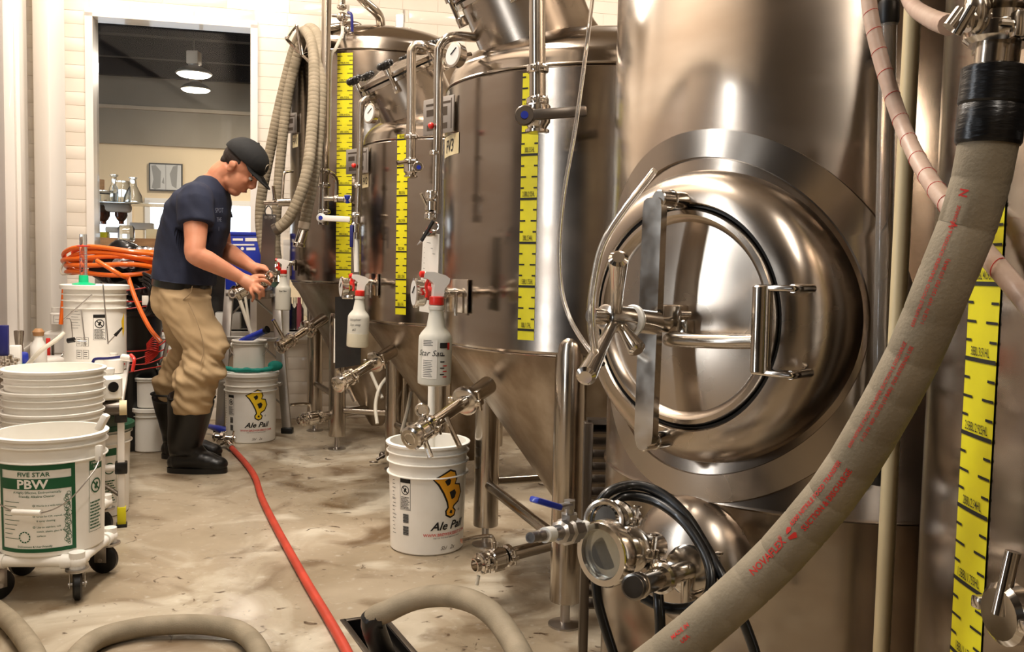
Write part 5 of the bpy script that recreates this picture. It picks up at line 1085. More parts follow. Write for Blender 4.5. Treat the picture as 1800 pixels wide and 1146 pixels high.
def dolly(t, pc_):
    for i in range(4): t.part('pipe', MB().cyl(pc_[i], pc_[(i+1) % 4], .017, seg=16), 'white_plastic')
    for i, p_ in enumerate(pc_):
        mb = MB(); mb.ell(p_, .026, None, 14, 8); n1, n2 = (pc_[(i+1) % 4]-p_).normalized(), (pc_[i-1]-p_).normalized(); mb.cyl(p_, p_+n1*.045, .022, seg=16); mb.cyl(p_, p_+n2*.045, .022, seg=16); mb.cyl(p_+V((0, 0, .03)), p_-V((0, 0, .032)), .023, seg=16); t.part('elbow', mb, 'white_plastic')
        mb = MB(); q = V((p_.x, p_.y, 0)); mb.lathe([(.022, .098), (.034, .099), (.034, .105), (.010, .106), (.010, .12)], Matrix.Translation(q), 20); sw = V((cos(i*1.1+.9), sin(i*1.1+.9), 0)); ax_ = V((-sw.y, sw.x, 0)); wc = q+sw*.022+V((0, 0, .048))
        for s_ in (1, -1): mb.box(wc+ax_*.021*s_+V((0, 0, .022)), (.04, .003, .060), basis(sw, ax_, (0, 0, 1)), .001)
        mb.cyl(wc-ax_*.026, wc+ax_*.026, .007); cs = t.part('caster_fork', mb, 'zinc')
        t.part('wheel', MB().turned(wc-ax_*.014, ax_, [(.015, 0), (.040, .001), (.048, .006), (.048, .022), (.040, .027), (.015, .028)], 28), 'black_rubber', cs)
dolly(t, pc_)
# ---- stack of nested pails on the second dolly
cS = V((P(95, 900, 3.28).x, 3.28, .140)); t = Thing('pail_dolly', 'second pail dolly half hidden under the nested pails', 'dolly', (cS.x, cS.y, 0), 'pail dollies')
dolly(t, [V((cS.x+a*.13, cS.y+b_*.13, .125)) for a, b_ in ((-1, -1), (1, -1), (1, 1), (-1, 1))])
zT = P(95, 648, 3.28).z-.362-.140
for k, (dz, lab) in enumerate(((0, 'lowest white pail of the nested stack on the dolly'), (zT*.5, 'middle white pail of the nested stack, wire handle showing'), (zT, 'topmost open white pail of the nested stack'))):
    t, b__, _ = pail(lab, cS+V((.004*k, 0, dz+.003*k)), .174, .362, 'nested white pails', taper=.86, ribs=(.028, .052, .082), depth=.26 if k == 2 else .05)
    if k == 1: q = V((cS.x-.178, cS.y-.03, cS.z+dz+.29)); t.part('wire_handle', MB().tube([q, q+V((-.03, -.01, -.02)), q+V((-.035, -.02, -.06)), q+V((-.015, -.02, -.09))], .003, 6, 4), 'zinc')
# ---- green-lid pail below the platform
cG = V((P(163, 800, 3.72).x, 3.72, .0)); t, body, rad = pail('pail with dark green lid and green label below the work platform', cG, .156, .37, 'pails of green labelled cleaner', lidc='dark_green', ribs=(.03, .07))
az = azpx(192, 840, cG, .14); warn(t, body, cG, rad, az, .06, .062, .225, 'ink_green')
# ---- tall pail on the platform
ZP = .50
cW = V((P(168, 600, 4.42).x, 4.42, ZP+.012)); t, body, rad = pail('tall lidded white pail with tools hung on its side, standing on the platform', cW, .150, .405, None, taper=.93, ribs=(.04, .07, .105), lidc='white_plastic')
az = azpx(175, 570, cW, .14); warn(t, body, cW, rad, az, ZP+.165, .055, .12)
az2 = azpx(145, 590, cW, .14); f = wrap(cW, 0, az2, .001, taper=rad); mb = MB()
for i in range(2):
    for j in range(2):
        x0_, y0_ = -.03+j*.032, ZP+.075+i*.06
        for a in ((0, 0, .026, .0012), (0, .04, .026, .0412), (0, 0, .0012, .04), (.0248, 0, .026, .04), (.004, .01, .02, .0125), (.004, .02, .018, .0225), (.004, .03, .02, .0325)): rect2(mb, x0_+a[0], y0_+a[1], x0_+a[2], y0_+a[3], f)
for i in range(7): rect2(mb, -.06, ZP+.22+i*.013, -.02+(i % 2)*.01, ZP+.2212+i*.013, f, 2)
t.part('printed_table', mb, 'ink', body)
azr = azpx(216, 600, cW, .14); f = wrap(cW, 0, azr, .001, taper=rad); mb = MB(); text(mb, 'ers', .03, f, 0, ZP+.055, shear=.3, bold=.02); t.part('lettering', mb, 'ink', body); mb = MB(); rect2(mb, -.02, ZP+.035, .02, ZP+.043, f, 2); t.part('red_lettering', mb, 'ink_red', body)
mb = MB(); mb.add([f(-.012, ZP+.25), f(.012, ZP+.29), f(.012, ZP+.20), f(.0, ZP+.17)], [(0, 1, 2, 3)]); t.part('corner_emblem', mb, 'pail_yellow', body)
for (x0, y0, x1, y1, lab) in ((181, 500, 190, 605, 'long thin steel probe rod hanging on the tall pail'), (143, 545, 150, 608, 'short thin steel rod on the tall pail')):
    c_ = P(x0, y0, 4.26); single('steel_rod', MB().cyl(c_, P(x1, y1, 4.24), .003, seg=8), 'zinc', lab, 'rod')
single('wire_rod', MB().cyl(P(112, 562, 4.24), P(162, 518, 4.26), .0035, seg=8), 'zinc', 'bright wire handle slanting across the side of the tall pail', 'handle')
mb = MB(); a, b_ = P(189, 604, 4.22), P(215, 576, 4.24); t = Thing('black_pen', 'thin black handled probe slanting at the foot of the tall pail', 'pen', a); t.part('barrel', MB().cyl(a.lerp(b_, .5), b_, .008, .004), 'black_plastic'); t.part('tip', MB().cyl(a, a.lerp(b_, .5), .0025), 'zinc')
# measuring cylinder with green foot on the lid
c = P(147, 487, 4.36); c.z = cW.z+.411; t = Thing('measuring_cylinder', 'clear measuring cylinder with green foot and red rim on the pail lid', 'cylinder', c)
zt = P(147, 434, 4.36).z; t.part('green_foot', MB().turned(c, (0, 0, 1), [(.052, 0), (.052, .005), (.022, .012), (.021, .045), (.018, .046)], 20), 'green'); t.part('glass_tube', MB().turned(c+V((0, 0, .03)), (0, 0, 1), [(.017, 0), (.017, zt-c.z+.03)], 18), 'glassware')
t.part('red_rim', MB().turned(V((c.x, c.y, zt)), (0, 0, 1), [(.018, 0), (.03, .002), (.03, .006), (.018, .008)], 6), 'red')
mb = MB()
for k in range(9): mb.torus((c.x, c.y, c.z+.06+k*.012), (0, 0, 1), .0175, .0008, 14, 4)
t.part('graduation', mb, 'ink_red')
# small pails behind the man
cq = V((P(266, 790, 4.98).x, 4.98, 0)); pail('lidded white pail on the floor below another behind the black boots', cq, .098, .235, 'small white pails', ribs=(.02, .04), lidc='white_plastic', taper=.9)
pail('small open white pail standing on a lidded pail behind the boots', cq+V((.0, 0, .243)), .092, .165, 'small white pails', ribs=(.018,), taper=.85, handle=(15, 70, .13))
cq = V((P(296, 760, 5.25).x, 5.25, 0)); pail('white lidded pail half hidden behind the legs of the man', cq, .11, .38, 'small white pails', ribs=(.02, .045), lidc='white_plastic')
pail('white square-edged tub on the lidded pail behind the man', cq+V((-.02, .02, .388)), .10, .22, 'small white pails', ribs=(.02,))
# ================================================================ spray bottles
def spray(lab, px, ytop, ybot, Y, tilt, liquid, face):
    """trigger spray bottle seen between two picture rows"""
    a, b_ = P(px, ybot, Y), P(px+tilt, ytop, Y); h = (b_-a).length; d = (b_-a).normalized(); s_ = h/.29; t = Thing('spray_bottle', lab, 'bottle', a, 'trigger spray bottles')
    bd = t.part('bottle_body', MB().turned(a, d, [(.036*s_, 0), (.042*s_, .004*s_), (.043*s_, .012*s_), (.043*s_, .115*s_), (.042*s_, .125*s_), (.037*s_, .134*s_), (.024*s_, .150*s_), (.0185*s_, .185*s_), (.017*s_, .192*s_), (.020*s_, .194*s_), (.020*s_, .202*s_), (.016*s_, .206*s_)], 36), liquid)
    t.part('red_collar', MB().turned(a+d*.206*s_, d, [(.0185*s_, 0), (.0195*s_, .002*s_), (.0190*s_, .020*s_), (.014*s_, .022*s_)], 24), 'red')
    fx = V((cos(face), sin(face), 0)); fx = (fx-d*fx.dot(d)).normalized(); sd = d.cross(fx); q = a+d*.228*s_
    def L2(x, z): return q+fx*x*s_+d*z*s_
    o_ = [(-.016, 0), (-.018, .02), (-.030, .034), (-.032, .046), (-.020, .054), (.012, .062), (.034, .062), (.038, .056), (.038, .048), (.022, .040), (.010, .030), (.012, 0)]
    hd = t.part('spray_head', MB().loft([[p_-sd*.009*s_ for p_ in [L2(*k) for k in o_]], [p_+sd*.009*s_ for p_ in [L2(*k) for k in o_]]]), 'white_paint', sharp=25)
    t.part('nozzle', MB().turned(L2(.036, .055), fx, [(.0085*s_, 0), (.0085*s_, .010*s_), (.005*s_, .012*s_)], 12), 'red', hd)
    t.part('trigger', MB().tube([L2(.024, .042), L2(.030, .026), L2(.026, .010), L2(.028, -.004)], .0042*s_, 8, 3), 'red', hd); return t, bd, a, d, s_
fc = radians(205)
tS, bS, aS, dS, sS = spray('large spray bottle with sanitizer label hanging on the nearest fermenter', 763, 478, 676, 2.52, 6, 'bottle_plastic', fc)
x_ = V((1, 0, 0)); x_ = (x_-dS*x_.dot(dS)).normalized(); y_ = dS.cross(x_)
azf = atan2((CAM-aS).dot(y_), (CAM-aS).dot(x_))
def fb(x, z, e=.0008):
    r = .043*sS+e; a = azf+x/r; return aS+dS*z+(x_*cos(a)+y_*sin(a))*r
mb = MB(); rect2(mb, -.036*sS, .02*sS, .006*sS, .118*sS, fb, 6); lb = tS.part('paper_label', mb, 'paper', bS)
g_ = lambda x, z: fb(x, z, .0016); mb = MB(); rect2(mb, .012*sS, .098*sS, .034*sS, .112*sS, g_, 4)
for i in range(4): rect2(mb, -.033*sS, (.104+i*.004)*sS, (-.006-(i % 2)*.004)*sS, (.1055+i*.004)*sS, g_, 3)
for i in range(10): rect2(mb, -.032*sS, (.025+i*.0045)*sS, (-.006-(i % 3)*.002)*sS, (.0262+i*.0045)*sS, g_, 3)
for i in range(4): rect2(mb, .014*sS, (.03+i*.016)*sS, .026*sS, (.033+i*.016)*sS, g_, 2)
text(mb, 'Star San', .021*sS, g_, -.014*sS, .078*sS, shear=.3); tS.part('lettering', mb, 'ink', lb)
mb = MB(); rect2(mb, .034*sS, .094*sS, .042*sS, .112*sS, g_, 2)
for i in range(3): rect2(mb, .022*sS, (.024+i*.014)*sS, .034*sS, (.0265+i*.014)*sS, g_, 2)
tS.part('red_print', mb, 'ink_red', lb)
t2b, b2, a2b, d2b, s2b = spray('half full spray bottle hanging on the middle fermenter over a black clipboard', 628, 483, 610, 3.80, 6, 'bottle_plastic', fc)
t2b.part('liquid', MB().turned(a2b-d2b*.0, d2b, [(.0425*s2b, .003), (.0436*s2b, .01), (.0436*s2b, .055*s2b)], 30), 'bottle_liquid', b2)
azc = atan2(CAM.y-a2b.y, CAM.x-a2b.x); f = wrap(a2b, .0445*s2b, azc, .0006)
mb = MB(); text(mb, 'Idophor', .014*s2b, f, -.01, a2b.z+.108*s2b, shear=.2); text(mb, 'San step', .013*s2b, f, -.01, a2b.z+.088*s2b, shear=.2); text(mb, '#2', .014*s2b, f, -.015, a2b.z+.068*s2b, shear=.2); t2b.part('lettering', mb, 'ink', b2)
t1b, b1, a1b, d1b, s1b = spray('small looking spray bottle hanging on the far fermenter beside the hands of the man', 497, 455, 545, 4.72, 2, 'bottle_plastic', radians(190))
azc = atan2(CAM.y-a1b.y, CAM.x-a1b.x); f = wrap(a1b, .0445*s1b, azc, .0006); mb = MB(); text(mb, 'Star San', .013*s1b, f, 0, a1b.z+.105*s1b, bold=.02); t1b.part('lettering', mb, 'ink', b1)
# ================================================================ clipboards
def board(name, lab, p0, p1, p2, p3, m, th=.004, cat='clipboard'):
    """thin board through four room points (top left, top right, bottom right, bottom left)"""
    q = [V(p) for p in (p0, p1, p2, p3)]; n = (q[1]-q[0]).cross(q[3]-q[0]).normalized()
    if n.dot(CAM-q[0]) < 0: n = -n
    t = Thing(name, lab, cat, q[3]); mb = MB(); mb.loft([[p-n*th for p in q], q]); return t, t.part('board', mb, m), n, q
t, bd, n, q = board('clipboard', 'black clipboard hanging behind the half full spray bottle', P(589, 522, 3.95), P(636, 518, 3.88), P(633, 641, 3.86), P(589, 648, 3.93), 'black_plastic')
t.part('paper_sheet', MB().loft([[p-n*.012 for p in (P(585, 560, 3.99), P(600, 560, 3.97), P(600, 636, 3.97), P(584, 638, 3.99))], [p-n*.009 for p in (P(585, 560, 3.99), P(600, 560, 3.97), P(600, 636, 3.97), P(584, 638, 3.99))]]), 'paper')
t.part('clip', MB().box(P(612, 522, 3.90), (.05, .02, .02), None, .004), 'polished')
t, bd, n, q = board('clipboard', 'clipboard with white paper and a pen on the nearest fermenter', P(744, 408, 2.70), P(772, 412, 2.66), P(768, 552, 2.66), P(737, 547, 2.72), 'paper')
mb = MB(); 
for k in range(12):
    u0 = .12; y = .12+k*.065; a = q[0].lerp(q[3], y).lerp(q[1].lerp(q[2], y), .12); b_ = q[0].lerp(q[3], y).lerp(q[1].lerp(q[2], y), .5+.3*(k % 3)/2); dn = (q[3]-q[0]).normalized()*.0012; mb.add([a+n*.001, b_+n*.001, b_+dn+n*.001, a+dn+n*.001], [(0, 1, 2, 3)])
t.part('writing', mb, 'ink', bd)
mb = MB(); mb.box(P(758, 410, 2.66), (.03, .012, .02), None, .003); mb.torus(P(764, 398, 2.66), (0, 1, 0), .012, .002, 16, 5); t.part('clip', mb, 'polished')
t = Thing('pen', 'black pen clipped slanting above the white paper on the nearest fermenter', 'pen', P(740, 425, 2.62)); t.part('barrel', MB().cyl(P(741, 423, 2.62), P(762, 388, 2.60), .0055), 'black_plastic'); t.part('tip', MB().cyl(P(733, 431, 2.62), P(741, 423, 2.62), .001, .0045), 'zinc'); t.part('red_band', MB().cyl(P(752, 405, 2.61), P(755, 400, 2.61), .006), 'red')
t, bd, n, q = board('clipboard', 'grey metal clipboard hanging over the blue crate beside the hands', P(462, 376, 4.80), P(485, 377, 4.78), P(482, 478, 4.78), P(457, 476, 4.80), 'plaque', .006)
mb = MB(); 
for px in (467, 477): mb.cyl(P(px, 382, 4.78), P(px, 382, 4.77), .008)
t.part('rivet', mb, 'zinc'); t.part('hanger_wire', MB().tube([P(468, 380, 4.78), P(466, 370, 4.8), P(472, 362, 4.82), P(478, 370, 4.8), P(478, 380, 4.78)], .003, 6, 4), 'black_plastic')
# ================================================================ work platform
e0, e1 = FL(214, 925), FL(227, 787); ed = (e1-e0).normalized(); en = V((-ed.y, ed.x, 0)); 
if en.x > 0: en = -en
Lp = (e1-e0).length; t = Thing('work_platform', 'white topped aluminium work platform along the left tiled ledge', 'platform', (e0.x, e0.y, 0)); Re = basis(ed, en, (0, 0, 1))
mid = e0.lerp(e1, .5); Wp = .40
pt = t.part('platform_top', MB().box(V((mid.x, mid.y, ZP-.01))+en*(Wp/2-.01), (Lp+.02, Wp, .035), Re, .008), 'white_paint')
t.part('edge_rail', MB().box(V((mid.x, mid.y, ZP-.045))+en*.006, (Lp-.04, .02, .035), Re, .004), 'alu')
for p_, m_, lab in ((e0, 'white_paint', None), (e1, 'alu', None), (e0+en*(Wp-.04), 'white_paint', None), (e1+en*(Wp-.04), 'alu', None)):
    lg = t.part('leg', MB().box((p_.x, p_.y, .045+(ZP+.0-.045)/2), (.030, .026, ZP-.045), Re, .004), m_)
    mb = MB(); mb.box((p_.x, p_.y, .045), (.036, .032, .07), Re, .003); t.part('yellow_boot', mb, 'yellow', lg, 'yellow foot cover'); t.part('foot', MB().box((p_.x, p_.y, .006), (.048, .04, .013), Re, .003), 'black_rubber', lg)
mb = MB(); mb.box((e0.x, e0.y, ZP-.06), (.05, .045, .05), Re, .004); mb.box((e0.x, e0.y, .235), (.05, .045, .045), Re, .004); t.part('joint_block', mb, 'black_plastic')
t.part('cross_bar', MB().cyl(V((e0.x, e0.y, .235)), V((e0.x, e0.y, .235))+en*(Wp-.04), .014), 'white_paint'); t.part('diagonal_brace', MB().cyl(V((e0.x, e0.y, .12)), V((e0.x, e0.y, .30))+en*(Wp-.12)*.8, .008), 'alu')
t.part('end_roller', MB().cyl(V((e0.x, e0.y, ZP-.025))-ed*.03, V((e0.x, e0.y, ZP-.025))-ed*.03+en*(Wp-.08), .028, seg=24), 'dark_steel', None, 'dark grey end roller'); t.part('roller_cap', MB().cyl(V((e0.x, e0.y, ZP-.025))-ed*.03-en*.022, V((e0.x, e0.y, ZP-.025))-ed*.03+en*.004, .029, seg=24), 'label_cream')
def onp(px, py, z=ZP+.010): return FL(px, py, z)
# things lying on the platform
def jug(lab, px, py, r, h, cap, m='white_plastic', z=ZP+.010, capm='white_plastic', name='plastic_bottle'):
    c = FL(px, py, z); t = Thing(name, lab, 'bottle', c); t.part('bottle_body', MB().turned(c, (0, 0, 1), [(r*.92, 0), (r, .006), (r, h*.78), (r*.85, h*.86), (r*.5, h*.92), (r*.5, h)], 24), m)
    t.part('cap', MB().turned(c+V((0, 0, h)), (0, 0, 1), [(r*cap, 0), (r*cap, h*.16), (r*cap*.9, h*.18)], 18), capm); return t
jug('white jug with a paper label and wide cap beside the tall pail', 103, 620, .075, .14, .5)
c = FL(101, 622, ZP+.010); 
t = Thing('lab_jar', 'small white labelled bottle on top of the white jug', 'bottle', V((c.x, c.y, c.z+.165))); q = V((c.x, c.y, c.z+.166)); t.part('bottle_body', MB().turned(q, (0, 0, 1), [(.033, 0), (.036, .004), (.036, .06), (.024, .07)], 20), 'white_plastic'); t.part('cap', MB().turned(q+V((0, 0, .07)), (0, 0, 1), [(.028, 0), (.028, .025)], 18), 'white_plastic')
f = wrap(q, .036, azi(CAM, q), .001); mb = MB()
for a in ((-.018, .012, .018, .0135), (-.018, .05, .018, .0515), (-.018, .012, -.0165, .05), (.0165, .012, .018, .05), (-.01, .03, .012, .0315)): rect2(mb, a[0], q.z+a[1], a[2], q.z+a[3], f, 2)
t.part('lettering', mb, 'ink')
for px, lab in ((85, 'red pocket knife standing beside the grey one on the platform'),): single('red_tool', MB().box(FL(px, 626, ZP+.010)+V((0, 0, .05)), (.022, .02, .1), rotz(.4), .005), 'red', lab, 'tool')
single('grey_tool', MB().box(FL(93, 626, ZP+.010)+V((0, 0, .045)), (.014, .018, .09), rotz(.4), .003), 'dark_steel', 'grey tool standing against the red one on the platform', 'tool')
jug('white milk-coloured jug nearest the blue wrench on the platform', 200, 655, .045, .08, .4)
c = FL(165, 650, ZP+.010); pail('small open white tub on the platform in front of the tall pail', c, .10, .10, None, ribs=(.015,), taper=.85, depth=.03)
c2 = FL(138, 634, ZP+.010)+V((0, 0, .045)); mb = MB(); rn = random.Random(3)
t = Thing('fittings_pile', 'heap of small shiny steel fittings on the platform beside the small tub', 'fittings', c2-V((0, 0, .03)))
for k in range(26):
    a = rn.random()*6.28; r = rn.random()*.07; p_ = V((c2.x-.02+r*cos(a), c2.y+r*sin(a), c2.z-.03+rn.random()*.05*(1-r*9))); d = V((rn.uniform(-1, 1), rn.uniform(-1, 1), rn.uniform(-.5, 1)))
    mb = MB(); (mb.torus(p_, d, .014, .004, 12, 5) if k % 2 else mb.cyl(p_, p_+d.normalized()*.035, .006, seg=8)); t.part('fitting', mb, 'polished')
t = Thing('blue_wand', 'long dark blue wand with a white and red valve end across the platform', 'wand', FL(190, 640, ZP+.02)); t.part('wand_tube', MB().tube([P(163, 637, 3.72), P(168, 631, 3.72), P(190, 630, 3.70), P(216, 627, 3.66)], .006, 8, 4), 'darkblue'); t.part('valve', MB().cyl(P(216, 628, 3.66), P(232, 630, 3.64), .014), 'white_plastic'); t.part('red_lever', MB().tube([P(230, 624, 3.64), P(236, 632, 3.62), P(233, 652, 3.62)], .007, 8, 3), 'red', None, 'red valve lever')
single('white_tray', MB().box(FL(95, 636, ZP+.010)+V((0, 0, .012)), (.24, .12, .022), Re, .006), 'white_plastic', 'flat white tray under the jug on the platform', 'tray')
c = P(190, 672, 3.62); t = jug('white canister with a black hole in its side near the platform end', 186, 700, .060, .10, .55, name='canister'); 
q = t.loc+V((0, 0, .05)); d = (CAM-q); d.z = 0; d.normalize(); d = rotz(.45) @ d; t.part('black_port', MB().cyl(q+d*.056, q+d*.064, .020), 'black_plastic')
single('hose_arm', MB().tube([P(45, 645, 4.1), P(70, 618, 4.1), P(98, 598, 4.15), P(112, 586, 4.2)], .010, 10, 4), 'milky_tube', 'pale tube bent over the ledge beside the jug', 'tube')
mb = MB(); q = P(125, 598, 4.20); single('black_stopper', MB().cyl(P(119, 599, 4.18), P(131, 597, 4.18), .012), 'black_plastic', 'small black stopper hanging at the corner of the jug', 'stopper')
single('hanging_wire', MB().tube([P(117, 560, 4.2), P(124, 562, 4.19), P(127, 585, 4.18), P(130, 598, 4.18), P(152, 600, 4.2)], .0022, 6, 4), 'zinc', 'thin bent wire hanging beside the tall pail', 'wire')
# things on the ledge by the door
def onl(px, Y): p_ = P(px, 640, Y); return V((p_.x, p_.y, zL+.036))
c = onl(8, 3.9); t = Thing('blue_brush', 'dark blue plastic bar standing in steel fittings on the tiled ledge', 'brush', c); t.part('blue_bar', MB().box(c+V((.0, 0, .155)), (.035, .03, .13), rotz(.3), .004), 'darkblue'); mb = MB(); mb.turned(c, (0, 0, 1), [(.03, 0), (.032, .01), (.02, .02), (.02, .07), (.034, .075), (.034, .09), (.02, .095)], 18); clamp(mb, c+V((0, 0, .05)), (0, 0, 1), .022); t.part('steel_valve', mb, 'polished')
c = onl(22, 4.0); single('steel_valve', MB().turned(c, (0, 0, 1), [(.028, 0), (.03, .01), (.02, .02), (.02, .05), (.03, .055), (.03, .065), (.015, .07)], 18), 'polished', 'short steel valve on the ledge beside the white box', 'valve')
single('white_box', MB().box(onl(27, 4.15)+V((0, 0, .055)), (.05, .05, .11), rotz(.3), .006), 'white_plastic', 'small white box on the ledge between the steel valves', 'box')
c = onl(34, 4.3); single('steel_nozzle', MB().turned(c, (0, 0, 1), [(.018, 0), (.020, .06), (.017, .10), (.022, .15), (.022, .165), (.012, .168)], 16), 'pipe', 'tall slim steel nozzle standing on the ledge', 'nozzle')
single('blue_sponge', MB().box(onl(40, 4.2)+V((0, 0, .045)), (.05, .05, .06), rotz(.5), .014), 'blue', 'light blue glove bundle on the ledge beside the nozzle', 'glove')
single('green_pad', MB().box(onl(43, 4.2)+V((0, 0, .012)), (.06, .05, .02), rotz(.5), .006), 'green', 'light green pad beneath the blue bundle', 'pad')
t = Thing('plastic_bottle', 'white plastic bottle with copper coloured cap by the corner post', 'bottle', P(68, 622, 4.45)); q = FL(68, 622, ZP+.012); q = V((P(68, 620, 4.5).x, 4.5, ZP+.012)); t.part('bottle_body', MB().turned(q, (0, 0, 1), [(.035, 0), (.038, .008), (.038, .10), (.02, .13), (.02, .15)], 20), 'white_plastic'); t.part('cap', MB().turned(q+V((0, 0, .15)), (0, 0, 1), [(.024, 0), (.028, .02), (.016, .035)], 14), 'wood')
# ================================================================ dark bin with bags, orange hose and cables
cb = V((P(226, 700, 5.05).x, 5.05, 0)); zr = P(245, 548, 4.9).z
t = Thing('dark_bin', 'tall black round bin stuffed with dark bags behind the platform', 'bin', cb)
t.part('bin_body', MB().lathe([(.15, 0), (.155, .01), (.18, zr-.03), (.19, zr-.02), (.19, zr), (.175, zr)], Matrix.Translation(cb), 40), 'black_plastic')
mb = MB(); rn = random.Random(5)
for k in range(16): a = rn.random()*6.28; r = .12*rn.random(); mb.ell((cb.x+r*cos(a), cb.y+r*sin(a)*.8, zr+rn.random()*.30), (.07+.05*rn.random(), .07, .07+.05*rn.random()), None, 12, 8)
bg = fused(mb, .014, 4, fn=lambda p, n: p+n*noise.noise(p*16)*.022); t.part('bag', bg, 'bag')
mb = MB(); mb.ell(P(262, 452, 4.98), (.10, .05, .06)); mb.ell(P(245, 462, 4.95), (.08, .05, .05)); mb.ell(P(228, 463, 4.9), (.09, .05, .035)); bg = fused(mb, .009, 2, fn=lambda p, n: p+n*noise.noise(p*26)*.022)
single('foil_bag', bg, 'silver', 'crumpled silver and black bag on top of the dark bin', 'bag')
t = Thing('orange_hose', 'orange air hose coiled on top of the dark bin', 'hose', V((cb.x, cb.y, zr+.1)))
def ringpts(cx, cy, cz, rx, ry, tz, k=12, ph=0): return [V((cx+rx*cos(a+ph), cy+ry*sin(a+ph), cz+tz*sin(a+ph)+.008*sin(3*a+cx*40))) for a in [2*pi*i/k for i in range(k)]]
for i, (px, py, rx, ry, tz) in enumerate(((203, 453, .27, .17, -.050), (207, 458, .255, .16, -.035), (198, 466, .26, .16, -.045), (204, 474, .26, .17, -.03), (199, 479, .245, .15, .005), (210, 449, .24, .15, -.03))):
    c = P(px, py, 4.97); t.part('coil', MB().tube(ringpts(c.x, 4.97, c.z, rx, ry, tz, 14, i*.4), .0125, 10, 4, closed=True), 'orange_hose')
t.part('coil_end', MB().tube([P(225, 487, 4.76), P(240, 530, 4.72), P(262, 575, 4.70), P(283, 601, 4.70)], .0115, 10, 5), 'orange_hose'); t.part('coil_end', MB().tube([P(113, 500, 4.9), P(110, 540, 4.92), P(107, 570, 4.92)], .0115, 10, 4), 'orange_hose')
t.part('coil_end', MB().tube([P(170, 458, 4.7), P(190, 470, 4.68), P(215, 485, 4.7), P(225, 487, 4.76)], .0115, 10, 4), 'orange_hose')
single('pale_loop', MB().tube([P(150, 442, 4.9), P(125, 450, 4.9), P(108, 470, 4.9), P(110, 482, 4.9), P(130, 478, 4.9)], .006, 8, 5), 'milky_tube', 'thin grey tube looping beside the orange coil', 'tube')
t = Thing('red_cable', 'thin red cable wound around the dark bin', 'cable', V((cb.x, cb.y, .5)))
for i, (z, tz) in enumerate(((zr+.14, .02), (zr+.08, .03), (zr+.03, .01), (.60, .05), (.56, .06), (.52, .04), (.47, .03))): t.part('loop', MB().tube(ringpts(cb.x+.01, cb.y, z, .198, .195, tz, 12, i), .0035, 6, 4, closed=True), 'red_wire')
mb = MB(); rn = random.Random(9)
for k in range(7): c = P(278, 605, 4.82); mb.tube([c+V((-.06, 0, -.03*k/7)), c+V((-.02, -.01, .04-.012*k)), c+V((.0, 0, .03-.012*k)), c+V((-.02, .01, -.02-.008*k)), c+V((-.07, 0, -.05-.01*k))], .0032, 6, 4)
t.part('bundle', mb, 'red_wire')
t = Thing('black_cable', 'thick black cable loops hanging on the side of the dark bin', 'cable', P(265, 530, 4.8))
for k in range(4): t.part('loop', MB().tube([P(252, 480+k*6, 4.82), P(268-k*2, 490+k*6, 4.80), P(276-k*4, 520+k*3, 4.80), P(268-k*4, 548, 4.80), P(252, 556-k*4, 4.82)], .009, 8, 5), 'black_plastic')
single('white_tag', MB().box(P(256, 528, 4.80), (.036, .004, .05), rotz(.2), .001), 'paper', 'white paper tag between the black cable loops', 'tag')
# wand behind the pails
t = Thing('steel_wand', 'slanting steel pipe with valve behind the man', 'pipe', FL(277, 765)); t.part('pipe', MB().tube([P(303, 572, 5.0), P(290, 620, 5.02), P(281, 660, 5.05), P(276, 690, 5.05)], .010, 8, 4), 'alu'); mb = MB(); clamp(mb, P(278, 645, 5.05), (0, 0, 1), .02); mb.cyl(P(268, 645, 5.05), P(290, 640, 5.05), .01); t.part('valve', mb, 'polished')
# ================================================================ stepladder
t = Thing('stepladder', 'aluminium stepladder standing against the wall behind the lidded pail', 'ladder', FL(440, 745)); YL = 5.62
f0_, f1_ = P(386, 742, 5.55), P(505, 750, 5.55); f0_.z = f1_.z = 0
tp0, tp1 = P(408, 440, 5.80), P(478, 440, 5.80)
for a, b_ in ((f0_, tp0), (f1_, tp1)):
    dd_ = (b_-a).normalized(); sr = t.part('side_rail', MB().box((a+b_)/2, (.055, .026, (b_-a).length), basis(V((1, 0, 0)), dd_.cross(V((1, 0, 0))), dd_), .003), 'alu'); t.part('foot', MB().box(a+V((0, 0, .018)), (.07, .05, .036), None, .006), 'black_rubber', sr)
for k, z in enumerate((.30, .57, .84)):
    u = z/tp0.z; a, b_ = f0_.lerp(tp0, u), f1_.lerp(tp1, u); t.part('step', MB().box((a+b_)/2-V((0, .03, 0)), ((b_-a).length, .085, .022), None, .003), 'alu')
    mb = MB(); 
    for s_, e_ in ((a, .14), (b_, -.14)): mb.cyl(s_-V((0, 0, .14)), s_+V((e_, -.03, -.01)), .006, seg=8)
    t.part('step_brace', mb, 'alu')
t.part('paint_tray', MB().box((tp0+tp1)/2-V((0, .06, 0)), ((tp1-tp0).length, .14, .03), None, .006), 'alu')
